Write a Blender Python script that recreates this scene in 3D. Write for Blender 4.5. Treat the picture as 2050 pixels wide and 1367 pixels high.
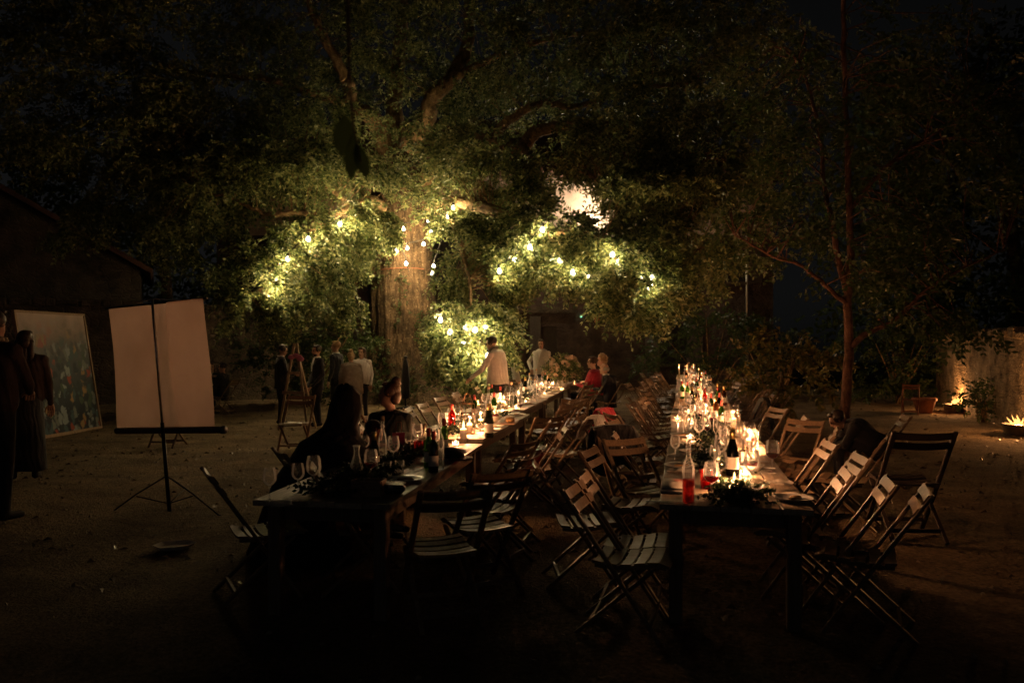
import bpy, bmesh, math, random
import numpy as np
from mathutils import Vector, Matrix, Euler
R = math.radians
rng = random.Random(7)
nrg = np.random.default_rng(11)
for o in list(bpy.data.objects): bpy.data.objects.remove(o)
SC = bpy.context.scene
COL = SC.collection

# ------------------------------------------------------------------ camera, sky, moon, exposure
F, CX, HY, H = 1594.4, 1025.0, 690.0, 1.75      # focal length in photo pixels, principal column, horizon row, eye height
cam = bpy.data.objects.new('camera', bpy.data.cameras.new('camera')); COL.objects.link(cam)
cam.location = (0, 0, H); cam.rotation_euler = (R(90) + math.atan(6.5 / F), 0, 0)
cam.data.lens = 28; cam.data.sensor_width = 36; cam.data.clip_start = .05; cam.data.clip_end = 600
cam.data.dof.use_dof = True; cam.data.dof.focus_distance = 8.5; cam.data.dof.aperture_fstop = 2.2
SC.camera = cam
world = bpy.data.worlds.new('World'); SC.world = world; world.use_nodes = True
wn = world.node_tree.nodes; wl = world.node_tree.links
sky = wn.new('ShaderNodeTexSky'); sky.sky_type = 'NISHITA'; sky.sun_disc = False
sky.sun_elevation = R(12); sky.sun_rotation = R(150)
hsv = wn.new('ShaderNodeHueSaturation'); hsv.inputs['Saturation'].default_value = .06; wl.new(sky.outputs[0], hsv.inputs['Color'])
bg = wn['Background']; wl.new(hsv.outputs[0], bg.inputs[0]); bg.inputs[1].default_value = 0.00017
sun = bpy.data.objects.new('moon', bpy.data.lights.new('moon', 'SUN')); COL.objects.link(sun)
sun.data.energy = .0012; sun.data.angle = R(.5); sun.data.color = (.8, .88, 1)
sun.rotation_euler = (R(78), 0, R(150 + 180))
vs = SC.view_settings; vs.view_transform = 'Standard'; vs.look = 'None'; vs.exposure = 2.3; vs.gamma = 1; vs.use_curve_mapping = False
cy = SC.cycles
cy.max_bounces = 7; cy.diffuse_bounces = 3; cy.glossy_bounces = 3; cy.transmission_bounces = 5; cy.transparent_max_bounces = 24
cy.caustics_reflective = False; cy.caustics_refractive = False; cy.sample_clamp_indirect = 3.0
cy.use_denoising = True

# ------------------------------------------------------------------ photo pixel -> place
def W(px, py, Y):
    s = F / Y; return Vector(((px - CX) / s, Y, H - (py - HY) / s))
def G(px, py):                                     # a foot on the ground
    return W(px, py, F * H / (py - HY))
TZ = .765
def T(px, py):                                     # a base on a table top
    return W(px, py, F * (H - TZ) / (py - HY))
def gh(x, y):                                      # ground relief
    return (.2 * math.exp(-((x + 5.4) / 1.5) ** 2 - ((y - 8.0) / 2.0) ** 2)
            + .012 * math.sin(x * 1.7 + y * .6) + .01 * math.sin(y * 2.3 - x * .9))

# ------------------------------------------------------------------ materials
MAT = {}
def new_mat(name):
    m = bpy.data.materials.new(name); m.use_nodes = True; MAT[name] = m
    nt = m.node_tree; return m, nt.nodes, nt.links, nt.nodes['Principled BSDF']
def set_in(b, k, v):
    if k in b.inputs: b.inputs[k].default_value = v
def plain(name, col, rough=.6, metal=0, var=.25, scale=18, bump=0, spec=.5, sheen=0, fold=0):
    m, n, l, b = new_mat(name)
    tc = n.new('ShaderNodeTexCoord'); nz = n.new('ShaderNodeTexNoise'); nz.inputs['Scale'].default_value = scale; nz.inputs['Detail'].default_value = 5
    l.new(tc.outputs['Object'], nz.inputs['Vector'])
    cr = n.new('ShaderNodeValToRGB'); e = cr.color_ramp.elements
    e[0].position = .3; e[1].position = .72
    e[0].color = tuple(c * (1 - var) for c in col) + (1,); e[1].color = tuple(min(1, c * (1 + var)) for c in col) + (1,)
    l.new(nz.outputs['Fac'], cr.inputs[0]); l.new(cr.outputs[0], b.inputs['Base Color'])
    b.inputs['Roughness'].default_value = rough; b.inputs['Metallic'].default_value = metal
    set_in(b, 'Specular IOR Level', spec); set_in(b, 'Sheen Weight', sheen)
    if bump:
        bp = n.new('ShaderNodeBump'); bp.inputs['Strength'].default_value = bump; bp.inputs['Distance'].default_value = .01
        l.new(nz.outputs['Fac'], bp.inputs['Height']); l.new(bp.outputs[0], b.inputs['Normal'])
        if fold:
            mp = n.new('ShaderNodeMapping'); mp.inputs['Scale'].default_value = (1.6, 1.6, .7); mp.inputs['Rotation'].default_value = (0, .35, 0); l.new(tc.outputs['Object'], mp.inputs[0])
            wv_ = n.new('ShaderNodeTexWave'); wv_.inputs['Scale'].default_value = 3.2; wv_.inputs['Distortion'].default_value = 9; wv_.inputs['Detail'].default_value = 3; wv_.inputs['Detail Scale'].default_value = 1.4; l.new(mp.outputs[0], wv_.inputs['Vector'])
            b2 = n.new('ShaderNodeBump'); b2.inputs['Strength'].default_value = 1; b2.inputs['Distance'].default_value = fold; l.new(wv_.outputs['Fac'], b2.inputs['Height']); l.new(bp.outputs[0], b2.inputs['Normal']); l.new(b2.outputs[0], b.inputs['Normal'])
    return m
def wood(name, c0, c1, axis='Y', rough=.5, sc=6):
    m, n, l, b = new_mat(name)
    tc = n.new('ShaderNodeTexCoord'); oi = n.new('ShaderNodeObjectInfo'); mp = n.new('ShaderNodeMapping')
    add = n.new('ShaderNodeVectorMath'); add.operation = 'ADD'
    cmb = n.new('ShaderNodeCombineXYZ'); mul = n.new('ShaderNodeMath'); mul.operation = 'MULTIPLY'; mul.inputs[1].default_value = 37
    l.new(oi.outputs['Random'], mul.inputs[0]); l.new(mul.outputs[0], cmb.inputs[0]); l.new(mul.outputs[0], cmb.inputs[2])
    l.new(tc.outputs['Object'], add.inputs[0]); l.new(cmb.outputs[0], add.inputs[1]); l.new(add.outputs[0], mp.inputs[0])
    s = {'X': (.6, 9, 9), 'Y': (9, .6, 9), 'Z': (9, 9, .6)}[axis]; mp.inputs['Scale'].default_value = s
    nz = n.new('ShaderNodeTexNoise'); nz.inputs['Scale'].default_value = sc; nz.inputs['Detail'].default_value = 6; nz.inputs['Roughness'].default_value = .65
    l.new(mp.outputs[0], nz.inputs['Vector'])
    nz2 = n.new('ShaderNodeTexNoise'); nz2.inputs['Scale'].default_value = 2.2; l.new(add.outputs[0], nz2.inputs['Vector'])
    cr = n.new('ShaderNodeValToRGB'); e = cr.color_ramp.elements; e[0].position = .32; e[1].position = .68
    e[0].color = c0 + (1,); e[1].color = c1 + (1,); l.new(nz.outputs['Fac'], cr.inputs[0])
    hs = n.new('ShaderNodeHueSaturation'); l.new(cr.outputs[0], hs.inputs['Color'])
    mr = n.new('ShaderNodeMapRange'); mr.inputs[3].default_value = .72; mr.inputs[4].default_value = 1.3
    l.new(oi.outputs['Random'], mr.inputs[0]); l.new(mr.outputs[0], hs.inputs['Value'])
    mx = n.new('ShaderNodeMix'); mx.data_type = 'RGBA'; mx.blend_type = 'MULTIPLY'; mx.inputs[0].default_value = .5
    l.new(hs.outputs[0], mx.inputs[6]); l.new(nz2.outputs['Color'], mx.inputs[7])
    l.new(hs.outputs[0], b.inputs['Base Color'])
    rr = n.new('ShaderNodeMapRange'); rr.inputs[3].default_value = rough - .1; rr.inputs[4].default_value = rough + .2
    l.new(nz2.outputs['Fac'], rr.inputs[0]); l.new(rr.outputs[0], b.inputs['Roughness'])
    bp = n.new('ShaderNodeBump'); bp.inputs['Strength'].default_value = .35; bp.inputs['Distance'].default_value = .004
    l.new(nz.outputs['Fac'], bp.inputs['Height']); l.new(bp.outputs[0], b.inputs['Normal'])
    return m
def thin_glass(name, tint=(1, 1, 1), rough=.07, boost=.75, edge=.5, base=.05):
    m = bpy.data.materials.new(name); m.use_nodes = True; MAT[name] = m
    n = m.node_tree.nodes; l = m.node_tree.links; n.clear()
    out = n.new('ShaderNodeOutputMaterial'); tr = n.new('ShaderNodeBsdfTransparent'); tr.inputs[0].default_value = tint + (1,)
    gl = n.new('ShaderNodeBsdfGlossy'); gl.inputs['Roughness'].default_value = rough
    # light carried along the wall of the glass leaves it at the rims
    tl = n.new('ShaderNodeBsdfTranslucent'); tl.inputs[0].default_value = tuple(.25 + .75 * c for c in tint) + (1,)
    sc = n.new('ShaderNodeMixShader'); sc.inputs[0].default_value = edge; l.new(gl.outputs[0], sc.inputs[1]); l.new(tl.outputs[0], sc.inputs[2])
    fr = n.new('ShaderNodeFresnel'); fr.inputs[0].default_value = 1.5
    mu = n.new('ShaderNodeMath'); mu.operation = 'MULTIPLY_ADD'; mu.inputs[1].default_value = boost; mu.inputs[2].default_value = base; mu.use_clamp = True
    mix = n.new('ShaderNodeMixShader'); l.new(fr.outputs[0], mu.inputs[0]); l.new(mu.outputs[0], mix.inputs[0])
    l.new(tr.outputs[0], mix.inputs[1]); l.new(sc.outputs[0], mix.inputs[2]); l.new(mix.outputs[0], out.inputs[0])
    return m
def frosted(name, col=(1, .93, .84), t=.06):
    m = bpy.data.materials.new(name); m.use_nodes = True; MAT[name] = m
    n = m.node_tree.nodes; l = m.node_tree.links; n.clear()
    out = n.new('ShaderNodeOutputMaterial'); tr = n.new('ShaderNodeBsdfTransparent'); tl = n.new('ShaderNodeBsdfTranslucent')
    tl.inputs[0].default_value = col + (1,); tr.inputs[0].default_value = col + (1,)
    mix = n.new('ShaderNodeMixShader'); mix.inputs[0].default_value = t
    l.new(tr.outputs[0], mix.inputs[1]); l.new(tl.outputs[0], mix.inputs[2]); l.new(mix.outputs[0], out.inputs[0])
    return m
def emis(name, col, st):
    m = bpy.data.materials.new(name); m.use_nodes = True; MAT[name] = m
    n = m.node_tree.nodes; l = m.node_tree.links; n.clear()
    out = n.new('ShaderNodeOutputMaterial'); e = n.new('ShaderNodeEmission'); e.inputs[0].default_value = col + (1,); e.inputs[1].default_value = st
    l.new(e.outputs[0], out.inputs[0])
    try: m.cycles.emission_sampling = 'NONE'
    except Exception: pass
    return m
def leaf_mat(name, c0, c1, c2, trans=.45, rough=.45):
    m, n, l, b = new_mat(name)
    ge = n.new('ShaderNodeNewGeometry'); cr = n.new('ShaderNodeValToRGB'); e = cr.color_ramp.elements
    e[0].color = c0 + (1,); e[1].color = c2 + (1,); k = e.new(.5); k.color = c1 + (1,)
    l.new(ge.outputs['Random Per Island'], cr.inputs[0]); l.new(cr.outputs[0], b.inputs['Base Color'])
    b.inputs['Roughness'].default_value = rough
    tl = n.new('ShaderNodeBsdfTranslucent'); l.new(cr.outputs[0], tl.inputs[0])
    mix = n.new('ShaderNodeMixShader'); mix.inputs[0].default_value = trans
    l.new(b.outputs[0], mix.inputs[1]); l.new(tl.outputs[0], mix.inputs[2])
    l.new(mix.outputs[0], n['Material Output'].inputs[0])
    return m

def ground_mat():
    m, n, l, b = new_mat('ground')
    tc = n.new('ShaderNodeTexCoord')
    a = n.new('ShaderNodeTexNoise'); a.inputs['Scale'].default_value = 1.3; a.inputs['Detail'].default_value = 9; a.inputs['Roughness'].default_value = .7
    g = n.new('ShaderNodeTexNoise'); g.inputs['Scale'].default_value = 26; g.inputs['Detail'].default_value = 6; g.inputs['Roughness'].default_value = .7
    v = n.new('ShaderNodeTexVoronoi'); v.inputs['Scale'].default_value = 55
    for t in (a, g, v): l.new(tc.outputs['Object'], t.inputs['Vector'])
    c1 = n.new('ShaderNodeValToRGB'); e = c1.color_ramp.elements; e[0].position = .36; e[1].position = .66
    e[0].color = (.15, .112, .066, 1); e[1].color = (.37, .285, .175, 1); l.new(a.outputs['Fac'], c1.inputs[0])
    c2 = n.new('ShaderNodeValToRGB'); e = c2.color_ramp.elements; e[0].position = .35; e[1].position = .6
    e[0].color = (.35, .33, .3, 1); e[1].color = (1.15, 1.1, 1.05, 1); l.new(g.outputs['Fac'], c2.inputs[0])
    mx = n.new('ShaderNodeMix'); mx.data_type = 'RGBA'; mx.blend_type = 'MULTIPLY'; mx.inputs[0].default_value = .85
    l.new(c1.outputs[0], mx.inputs[6]); l.new(c2.outputs[0], mx.inputs[7]); l.new(mx.outputs[2], b.inputs['Base Color'])
    b.inputs['Roughness'].default_value = .95; set_in(b, 'Specular IOR Level', .2)
    ad = n.new('ShaderNodeMath'); ad.operation = 'MULTIPLY_ADD'; ad.inputs[1].default_value = .35
    l.new(v.outputs['Distance'], ad.inputs[0]); l.new(g.outputs['Fac'], ad.inputs[2])
    bp = n.new('ShaderNodeBump'); bp.inputs['Strength'].default_value = 1; bp.inputs['Distance'].default_value = .05
    ad2 = n.new('ShaderNodeMath'); ad2.operation = 'MULTIPLY_ADD'; ad2.inputs[1].default_value = 2.5; l.new(a.outputs['Fac'], ad2.inputs[0]); l.new(ad.outputs[0], ad2.inputs[2])
    l.new(ad2.outputs[0], bp.inputs['Height']); l.new(bp.outputs[0], b.inputs['Normal'])
    return m
def bark_mat(name, c0, c1, c2, sc=3.0, stretch=.22, bump=.9):
    m, n, l, b = new_mat(name)
    tc = n.new('ShaderNodeTexCoord'); mp = n.new('ShaderNodeMapping'); mp.inputs['Scale'].default_value = (1, 1, stretch)
    l.new(tc.outputs['Object'], mp.inputs[0])
    a = n.new('ShaderNodeTexNoise'); a.inputs['Scale'].default_value = sc * 3; a.inputs['Detail'].default_value = 9; a.inputs['Roughness'].default_value = .7
    l.new(mp.outputs[0], a.inputs['Vector'])
    sp = n.new('ShaderNodeTexNoise'); sp.inputs['Scale'].default_value = sc * 4.5; sp.inputs['Detail'].default_value = 3; l.new(tc.outputs['Object'], sp.inputs['Vector'])
    cr = n.new('ShaderNodeValToRGB'); e = cr.color_ramp.elements; e[0].position = .33; e[1].position = .67
    e[0].color = c0 + (1,); e[1].color = c1 + (1,); l.new(a.outputs['Fac'], cr.inputs[0])
    c3 = n.new('ShaderNodeValToRGB'); e = c3.color_ramp.elements; e[0].position = .6; e[1].position = .68; e[0].color = (0, 0, 0, 1); e[1].color = (.8, .8, .8, 1)
    l.new(sp.outputs['Fac'], c3.inputs[0])
    mx = n.new('ShaderNodeMix'); mx.data_type = 'RGBA'; l.new(c3.outputs[0], mx.inputs[0]); l.new(cr.outputs[0], mx.inputs[6]); mx.inputs[7].default_value = c2 + (1,)
    bg_ = n.new('ShaderNodeTexNoise'); bg_.inputs['Scale'].default_value = sc * .55; bg_.inputs['Detail'].default_value = 6; bg_.inputs['Roughness'].default_value = .7; l.new(tc.outputs['Object'], bg_.inputs['Vector'])
    cb = n.new('ShaderNodeValToRGB'); e = cb.color_ramp.elements; e[0].position = .38; e[1].position = .62; e[0].color = (.38, .36, .3, 1); e[1].color = (1.2, 1.15, 1.1, 1); l.new(bg_.outputs['Fac'], cb.inputs[0])
    mb_ = n.new('ShaderNodeMix'); mb_.data_type = 'RGBA'; mb_.blend_type = 'MULTIPLY'; mb_.inputs[0].default_value = 1; l.new(mx.outputs[2], mb_.inputs[6]); l.new(cb.outputs[0], mb_.inputs[7])
    l.new(mb_.outputs[2], b.inputs['Base Color']); b.inputs['Roughness'].default_value = .9; set_in(b, 'Specular IOR Level', .25)
    bp = n.new('ShaderNodeBump'); bp.inputs['Strength'].default_value = bump; bp.inputs['Distance'].default_value = .12
    l.new(a.outputs['Fac'], bp.inputs['Height']); l.new(bp.outputs[0], b.inputs['Normal'])
    return m
def wall_mat(name, c0, c1, brick=True, bump=.8, sc=1.0):
    m, n, l, b = new_mat(name)
    tc = n.new('ShaderNodeTexCoord')
    a = n.new('ShaderNodeTexNoise'); a.inputs['Scale'].default_value = 1.6 * sc; a.inputs['Detail'].default_value = 9; a.inputs['Roughness'].default_value = .68
    v = n.new('ShaderNodeTexVoronoi'); v.inputs['Scale'].default_value = 3.4 * sc; v.feature = 'DISTANCE_TO_EDGE'
    g = n.new('ShaderNodeTexNoise'); g.inputs['Scale'].default_value = 22; g.inputs['Detail'].default_value = 5
    mp = n.new('ShaderNodeMapping'); mp.inputs['Scale'].default_value = (1, 1, 1.7)
    l.new(tc.outputs['Object'], mp.inputs[0])
    l.new(mp.outputs[0], v.inputs['Vector']); l.new(tc.outputs['Object'], a.inputs['Vector']); l.new(tc.outputs['Object'], g.inputs['Vector'])
    cr = n.new('ShaderNodeValToRGB'); e = cr.color_ramp.elements; e[0].position = .35; e[1].position = .68
    e[0].color = c0 + (1,); e[1].color = c1 + (1,); l.new(a.outputs['Fac'], cr.inputs[0])
    l.new(cr.outputs[0], b.inputs['Base Color']); b.inputs['Roughness'].default_value = .95; set_in(b, 'Specular IOR Level', .2)
    st = n.new('ShaderNodeMath'); st.operation = 'MINIMUM'; st.inputs[1].default_value = .12; l.new(v.outputs['Distance'], st.inputs[0])
    ad = n.new('ShaderNodeMath'); ad.operation = 'MULTIPLY_ADD'; ad.inputs[1].default_value = (4 if brick else 0); l.new(st.outputs[0], ad.inputs[0]); l.new(g.outputs['Fac'], ad.inputs[2])
    bp = n.new('ShaderNodeBump'); bp.inputs['Strength'].default_value = bump; bp.inputs['Distance'].default_value = .05
    l.new(ad.outputs[0], bp.inputs['Height']); l.new(bp.outputs[0], b.inputs['Normal'])
    return m
def painting_mat():
    m, n, l, b = new_mat('painting_canvas')
    tc = n.new('ShaderNodeTexCoord'); sx = n.new('ShaderNodeSeparateXYZ'); l.new(tc.outputs['Object'], sx.inputs[0])
    nz = n.new('ShaderNodeTexNoise'); nz.inputs['Scale'].default_value = 2.6; nz.inputs['Detail'].default_value = 6; l.new(tc.outputs['Object'], nz.inputs['Vector'])
    wob = n.new('ShaderNodeMath'); wob.operation = 'MULTIPLY_ADD'; wob.inputs[1].default_value = .75; l.new(nz.outputs['Fac'], wob.inputs[0]); l.new(sx.outputs['Z'], wob.inputs[2])
    grad = n.new('ShaderNodeValToRGB'); e = grad.color_ramp.elements
    e[0].position = .25; e[0].color = (.015, .022, .035, 1); e[1].position = 1.0; e[1].color = (.42, .32, .28, 1)
    for p, c in ((.45, (.03, .05, .06, 1)), (.7, (.09, .11, .125, 1)), (.86, (.24, .2, .185, 1))): k = e.new(p); k.color = c
    dv = n.new('ShaderNodeMath'); dv.operation = 'DIVIDE'; dv.inputs[1].default_value = 2.75; l.new(wob.outputs[0], dv.inputs[0]); l.new(dv.outputs[0], grad.inputs[0])
    mp = n.new('ShaderNodeMapping'); mp.inputs['Scale'].default_value = (1, 1, .62); l.new(tc.outputs['Object'], mp.inputs[0])
    v = n.new('ShaderNodeTexVoronoi'); v.inputs['Scale'].default_value = 7.5; v.inputs['Randomness'].default_value = 1
    ds = n.new('ShaderNodeTexNoise'); ds.inputs['Scale'].default_value = 5; ds.inputs['Detail'].default_value = 4; l.new(tc.outputs['Object'], ds.inputs['Vector'])
    ml = n.new('ShaderNodeVectorMath'); ml.operation = 'MULTIPLY_ADD'; ml.inputs[1].default_value = (.28, .28, .28); l.new(ds.outputs['Color'], ml.inputs[0]); l.new(mp.outputs[0], ml.inputs[2]); l.new(ml.outputs[0], v.inputs['Vector'])
    msk = n.new('ShaderNodeValToRGB'); e = msk.color_ramp.elements; e[0].position = .4; e[0].color = (1, 1, 1, 1); e[1].position = .62; e[1].color = (0, 0, 0, 1)
    l.new(v.outputs['Distance'], msk.inputs[0])
    pal = n.new('ShaderNodeValToRGB'); pal.color_ramp.interpolation = 'CONSTANT'; e = pal.color_ramp.elements
    e[0].position = 0; e[0].color = (.06, .12, .14, 1); e[1].position = .22; e[1].color = (.3, .37, .39, 1)
    for p, c in ((.4, (.03, .05, .06, 1)), (.6, (.4, .08, .04, 1)), (.68, (.2, .24, .22, 1)), (.8, (.07, .12, .08, 1)), (.92, (.4, .26, .1, 1))): k = e.new(p); k.color = c
    sc_ = n.new('ShaderNodeSeparateColor'); l.new(v.outputs['Color'], sc_.inputs[0]); l.new(sc_.outputs[0], pal.inputs[0])
    low = n.new('ShaderNodeMapRange'); low.inputs[1].default_value = 2.75; low.inputs[2].default_value = 1.7; low.inputs[3].default_value = 0; low.inputs[4].default_value = .9
    l.new(wob.outputs[0], low.inputs[0])
    mm = n.new('ShaderNodeMath'); mm.operation = 'MULTIPLY'; l.new(msk.outputs[0], mm.inputs[0]); l.new(low.outputs[0], mm.inputs[1])
    mx = n.new('ShaderNodeMix'); mx.data_type = 'RGBA'; l.new(mm.outputs[0], mx.inputs[0]); l.new(grad.outputs[0], mx.inputs[6]); l.new(pal.outputs[0], mx.inputs[7])
    l.new(mx.outputs[2], b.inputs['Base Color']); b.inputs['Roughness'].default_value = .6
    return m

ground_mat()
bark_mat('bark', (.045, .03, .018), (.2, .14, .085), (.36, .3, .2), sc=4, stretch=.3, bump=1.0)
bark_mat('branch_bark', (.17, .11, .06), (.38, .27, .155), (.4, .32, .2), sc=5, stretch=.6, bump=.5)
bark_mat('young_bark', (.1, .052, .036), (.19, .105, .072), (.22, .15, .11), sc=8, stretch=.5, bump=.4)
leaf_mat('tree_leaf', (.045, .075, .028), (.17, .22, .085), (.42, .44, .2))
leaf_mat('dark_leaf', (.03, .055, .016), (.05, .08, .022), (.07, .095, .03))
leaf_mat('autumn_leaf', (.05, .07, .02), (.11, .11, .03), (.22, .16, .05))
leaf_mat('garland_leaf', (.01, .022, .009), (.018, .034, .013), (.03, .046, .02), trans=.15)
leaf_mat('dry_leaf', (.05, .035, .02), (.1, .065, .03), (.16, .1, .045), trans=.15)
leaf_mat('petal', (.75, .66, .5), (.8, .55, .4), (.85, .82, .7), trans=.3)
wall_mat('stone_wall', (.055, .044, .033), (.16, .125, .088))
wall_mat('house_stone', (.05, .035, .028), (.13, .092, .072)); wall_mat('pink_plaster', (.30, .21, .165), (.46, .345, .27), brick=False, bump=.4)
wall_mat('rough_wall', (.07, .052, .034), (.32, .25, .16), sc=1.7, bump=1.0)
painting_mat()
scr, n_, l_, b_ = new_mat('screen_cloth')
b_.inputs['Base Color'].default_value = (.4, .28, .22, 1); b_.inputs['Roughness'].default_value = .9
tl_ = n_.new('ShaderNodeBsdfTranslucent'); tl_.inputs[0].default_value = (.36, .25, .21, 1); mx_ = n_.new('ShaderNodeMixShader'); mx_.inputs[0].default_value = .65
tc_ = n_.new('ShaderNodeTexCoord'); nz_ = n_.new('ShaderNodeTexNoise'); nz_.inputs['Scale'].default_value = 1.6; nz_.inputs['Detail'].default_value = 7; l_.new(tc_.outputs['Object'], nz_.inputs['Vector'])
cr_ = n_.new('ShaderNodeValToRGB'); cr_.color_ramp.elements[0].position = .3; cr_.color_ramp.elements[0].color = (.36, .255, .22, 1); cr_.color_ramp.elements[1].position = .7; cr_.color_ramp.elements[1].color = (.56, .41, .36, 1); l_.new(nz_.outputs['Fac'], cr_.inputs[0]); l_.new(cr_.outputs[0], tl_.inputs[0])
bp_ = n_.new('ShaderNodeBump'); bp_.inputs['Strength'].default_value = .8; bp_.inputs['Distance'].default_value = .06; l_.new(nz_.outputs['Fac'], bp_.inputs['Height']); l_.new(bp_.outputs[0], tl_.inputs['Normal']); l_.new(bp_.outputs[0], b_.inputs['Normal'])
l_.new(b_.outputs[0], mx_.inputs[1]); l_.new(tl_.outputs[0], mx_.inputs[2]); l_.new(mx_.outputs[0], n_['Material Output'].inputs[0])
wood('chair_wood', (.11, .068, .037), (.24, .155, .084), 'Y', .42)
wood('chair_wood_dark', (.035, .025, .02), (.07, .05, .035), 'Y', .5)
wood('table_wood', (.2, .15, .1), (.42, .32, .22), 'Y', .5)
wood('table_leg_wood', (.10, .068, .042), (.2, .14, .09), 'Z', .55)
wood('easel_wood', (.22, .15, .09), (.38, .27, .17), 'Z', .6)
wood('dark_wood', (.03, .022, .016), (.08, .055, .038), 'Z', .6)
wood('box_wood', (.16, .09, .055), (.28, .17, .1), 'X', .6)
wood('red_wood', (.2, .06, .03), (.32, .11, .06), 'Y', .6)
thin_glass('glass'); thin_glass('glass_green', (.16, .34, .07)); thin_glass('glass_dark', (.05, .06, .025)); thin_glass('glass_brown', (.3, .15, .04))
thin_glass('glass_red', (.75, .09, .08)); thin_glass('red_wine', (.30, .02, .025), .05, .5, .3); thin_glass('rose_wine', (.72, .13, .09), .05, .5, .3); thin_glass('water', (.92, .95, .95), .05, .5, .3)
thin_glass('bulb_glass', (1, .95, .85), .05)
thin_glass('frost_glass', (.99, .96, .92), .12, .55, 0.02, .012); 
plain('iron', (.03, .028, .027), .4, .8); plain('brass', (.5, .33, .12), .35, 1); plain('steel', (.45, .44, .42), .3, 1); plain('copper', (.5, .26, .15), .35, 1)
plain('tin', (.55, .5, .42), .35, .9); plain('black_plastic', (.02, .02, .02), .4); plain('black_leather', (.018, .017, .017), .35, bump=.4, scale=60)
plain('screen_fabric', (.42, .30, .245), .9, var=.06, scale=5, spec=.1); plain('screen_case', (.07, .05, .045), .5)
plain('white_cloth', (.75, .72, .66), .85, var=.06, bump=.2); plain('linen', (.55, .5, .42), .9, var=.1, bump=.4, scale=90)
plain('wax', (.85, .75, .6), .5, var=.05); plain('red_wax', (.5, .05, .05), .5); plain('ceramic', (.7, .67, .6), .3, var=.05); plain('terracotta', (.34, .13, .07), .8)
plain('gold_foil', (.6, .42, .16), .3, 1); plain('red_foil', (.5, .08, .06), .35, .5); plain('paper', (.72, .66, .55), .8, var=.08); plain('pink_paper', (.5, .14, .22), .7, var=.15)
plain('cork', (.45, .3, .17), .9); plain('bread', (.4, .24, .1), .9, bump=.5); plain('berry', (.3, .03, .05), .35)
plain('roof_tile', (.12, .055, .035), .9, bump=.5); plain('shutter', (.1, .08, .065), .8); plain('stone_dish', (.5, .45, .37), .8)
plain('skin', (.42, .24, .16), .5, var=.08, scale=30); plain('skin_pale', (.5, .3, .21), .5, var=.08, scale=30); plain('lips', (.3, .1, .08), .5); plain('eye_white', (.7, .66, .6), .3); plain('eye_dark', (.02, .015, .012), .2)
plain('hair_dark', (.032, .021, .014), .5, bump=.6, scale=70); plain('hair_brown', (.07, .035, .018), .5, bump=.6, scale=70); plain('hair_blond', (.32, .2, .09), .5, bump=.6, scale=60); plain('hair_grey', (.3, .27, .23), .6, bump=.6, scale=60)
plain('suit_black', (.014, .013, .014), .85, bump=.2, scale=40, sheen=.1, fold=.005); plain('suit_navy', (.02, .021, .028), .85, bump=.2, scale=40, fold=.005); plain('white_shirt', (.8, .78, .74), .8, var=.06, bump=.25, scale=25, fold=.005)
plain('cream_jacket', (.8, .75, .68), .85, var=.08, bump=.35, scale=22, fold=.005); plain('beige_knit', (.6, .58, .54), .95, var=.12, bump=.6, scale=40, fold=.005); plain('red_jacket', (.45, .02, .045), .7, var=.15, bump=.3, scale=20, fold=.005)
plain('grey_shawl', (.23, .19, .15), .95, var=.2, bump=.6, scale=14); plain('dark_cloak', (.02, .016, .013), .95, var=.3, bump=.6, scale=10, fold=.005); plain('dark_green_coat', (.03, .035, .028), .9, bump=.4, scale=15, fold=.005); plain('brown_shirt', (.035, .022, .018), .9, bump=.3, scale=15, fold=.005)
plain('dark_trouser', (.02, .019, .02), .9, bump=.2, scale=20, fold=.005); plain('floral_cloth', (.2, .16, .12), .9, var=.7, scale=30); plain('shoe', (.02, .015, .012), .8, spec=.2); plain('scarf', (.22, .19, .16), .95, var=.25, bump=.4, scale=30)
plain('cable', (.012, .012, .012), .5); plain('rope', (.25, .09, .05), .9, bump=.5, scale=80); plain('soil', (.04, .03, .02), 1)
emis('bulb_glow', (1, .82, .52), 6); emis('flame', (1, .47, .14), 1.6); emis('fire', (1, .4, .09), .75); emis('led', (.25, 1, .6), .5); emis('lamp_lens', (1, .86, .74), 8)
BULB_COL = (1, .69, .33); CANDLE_COL = (1, .43, .18)

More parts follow.
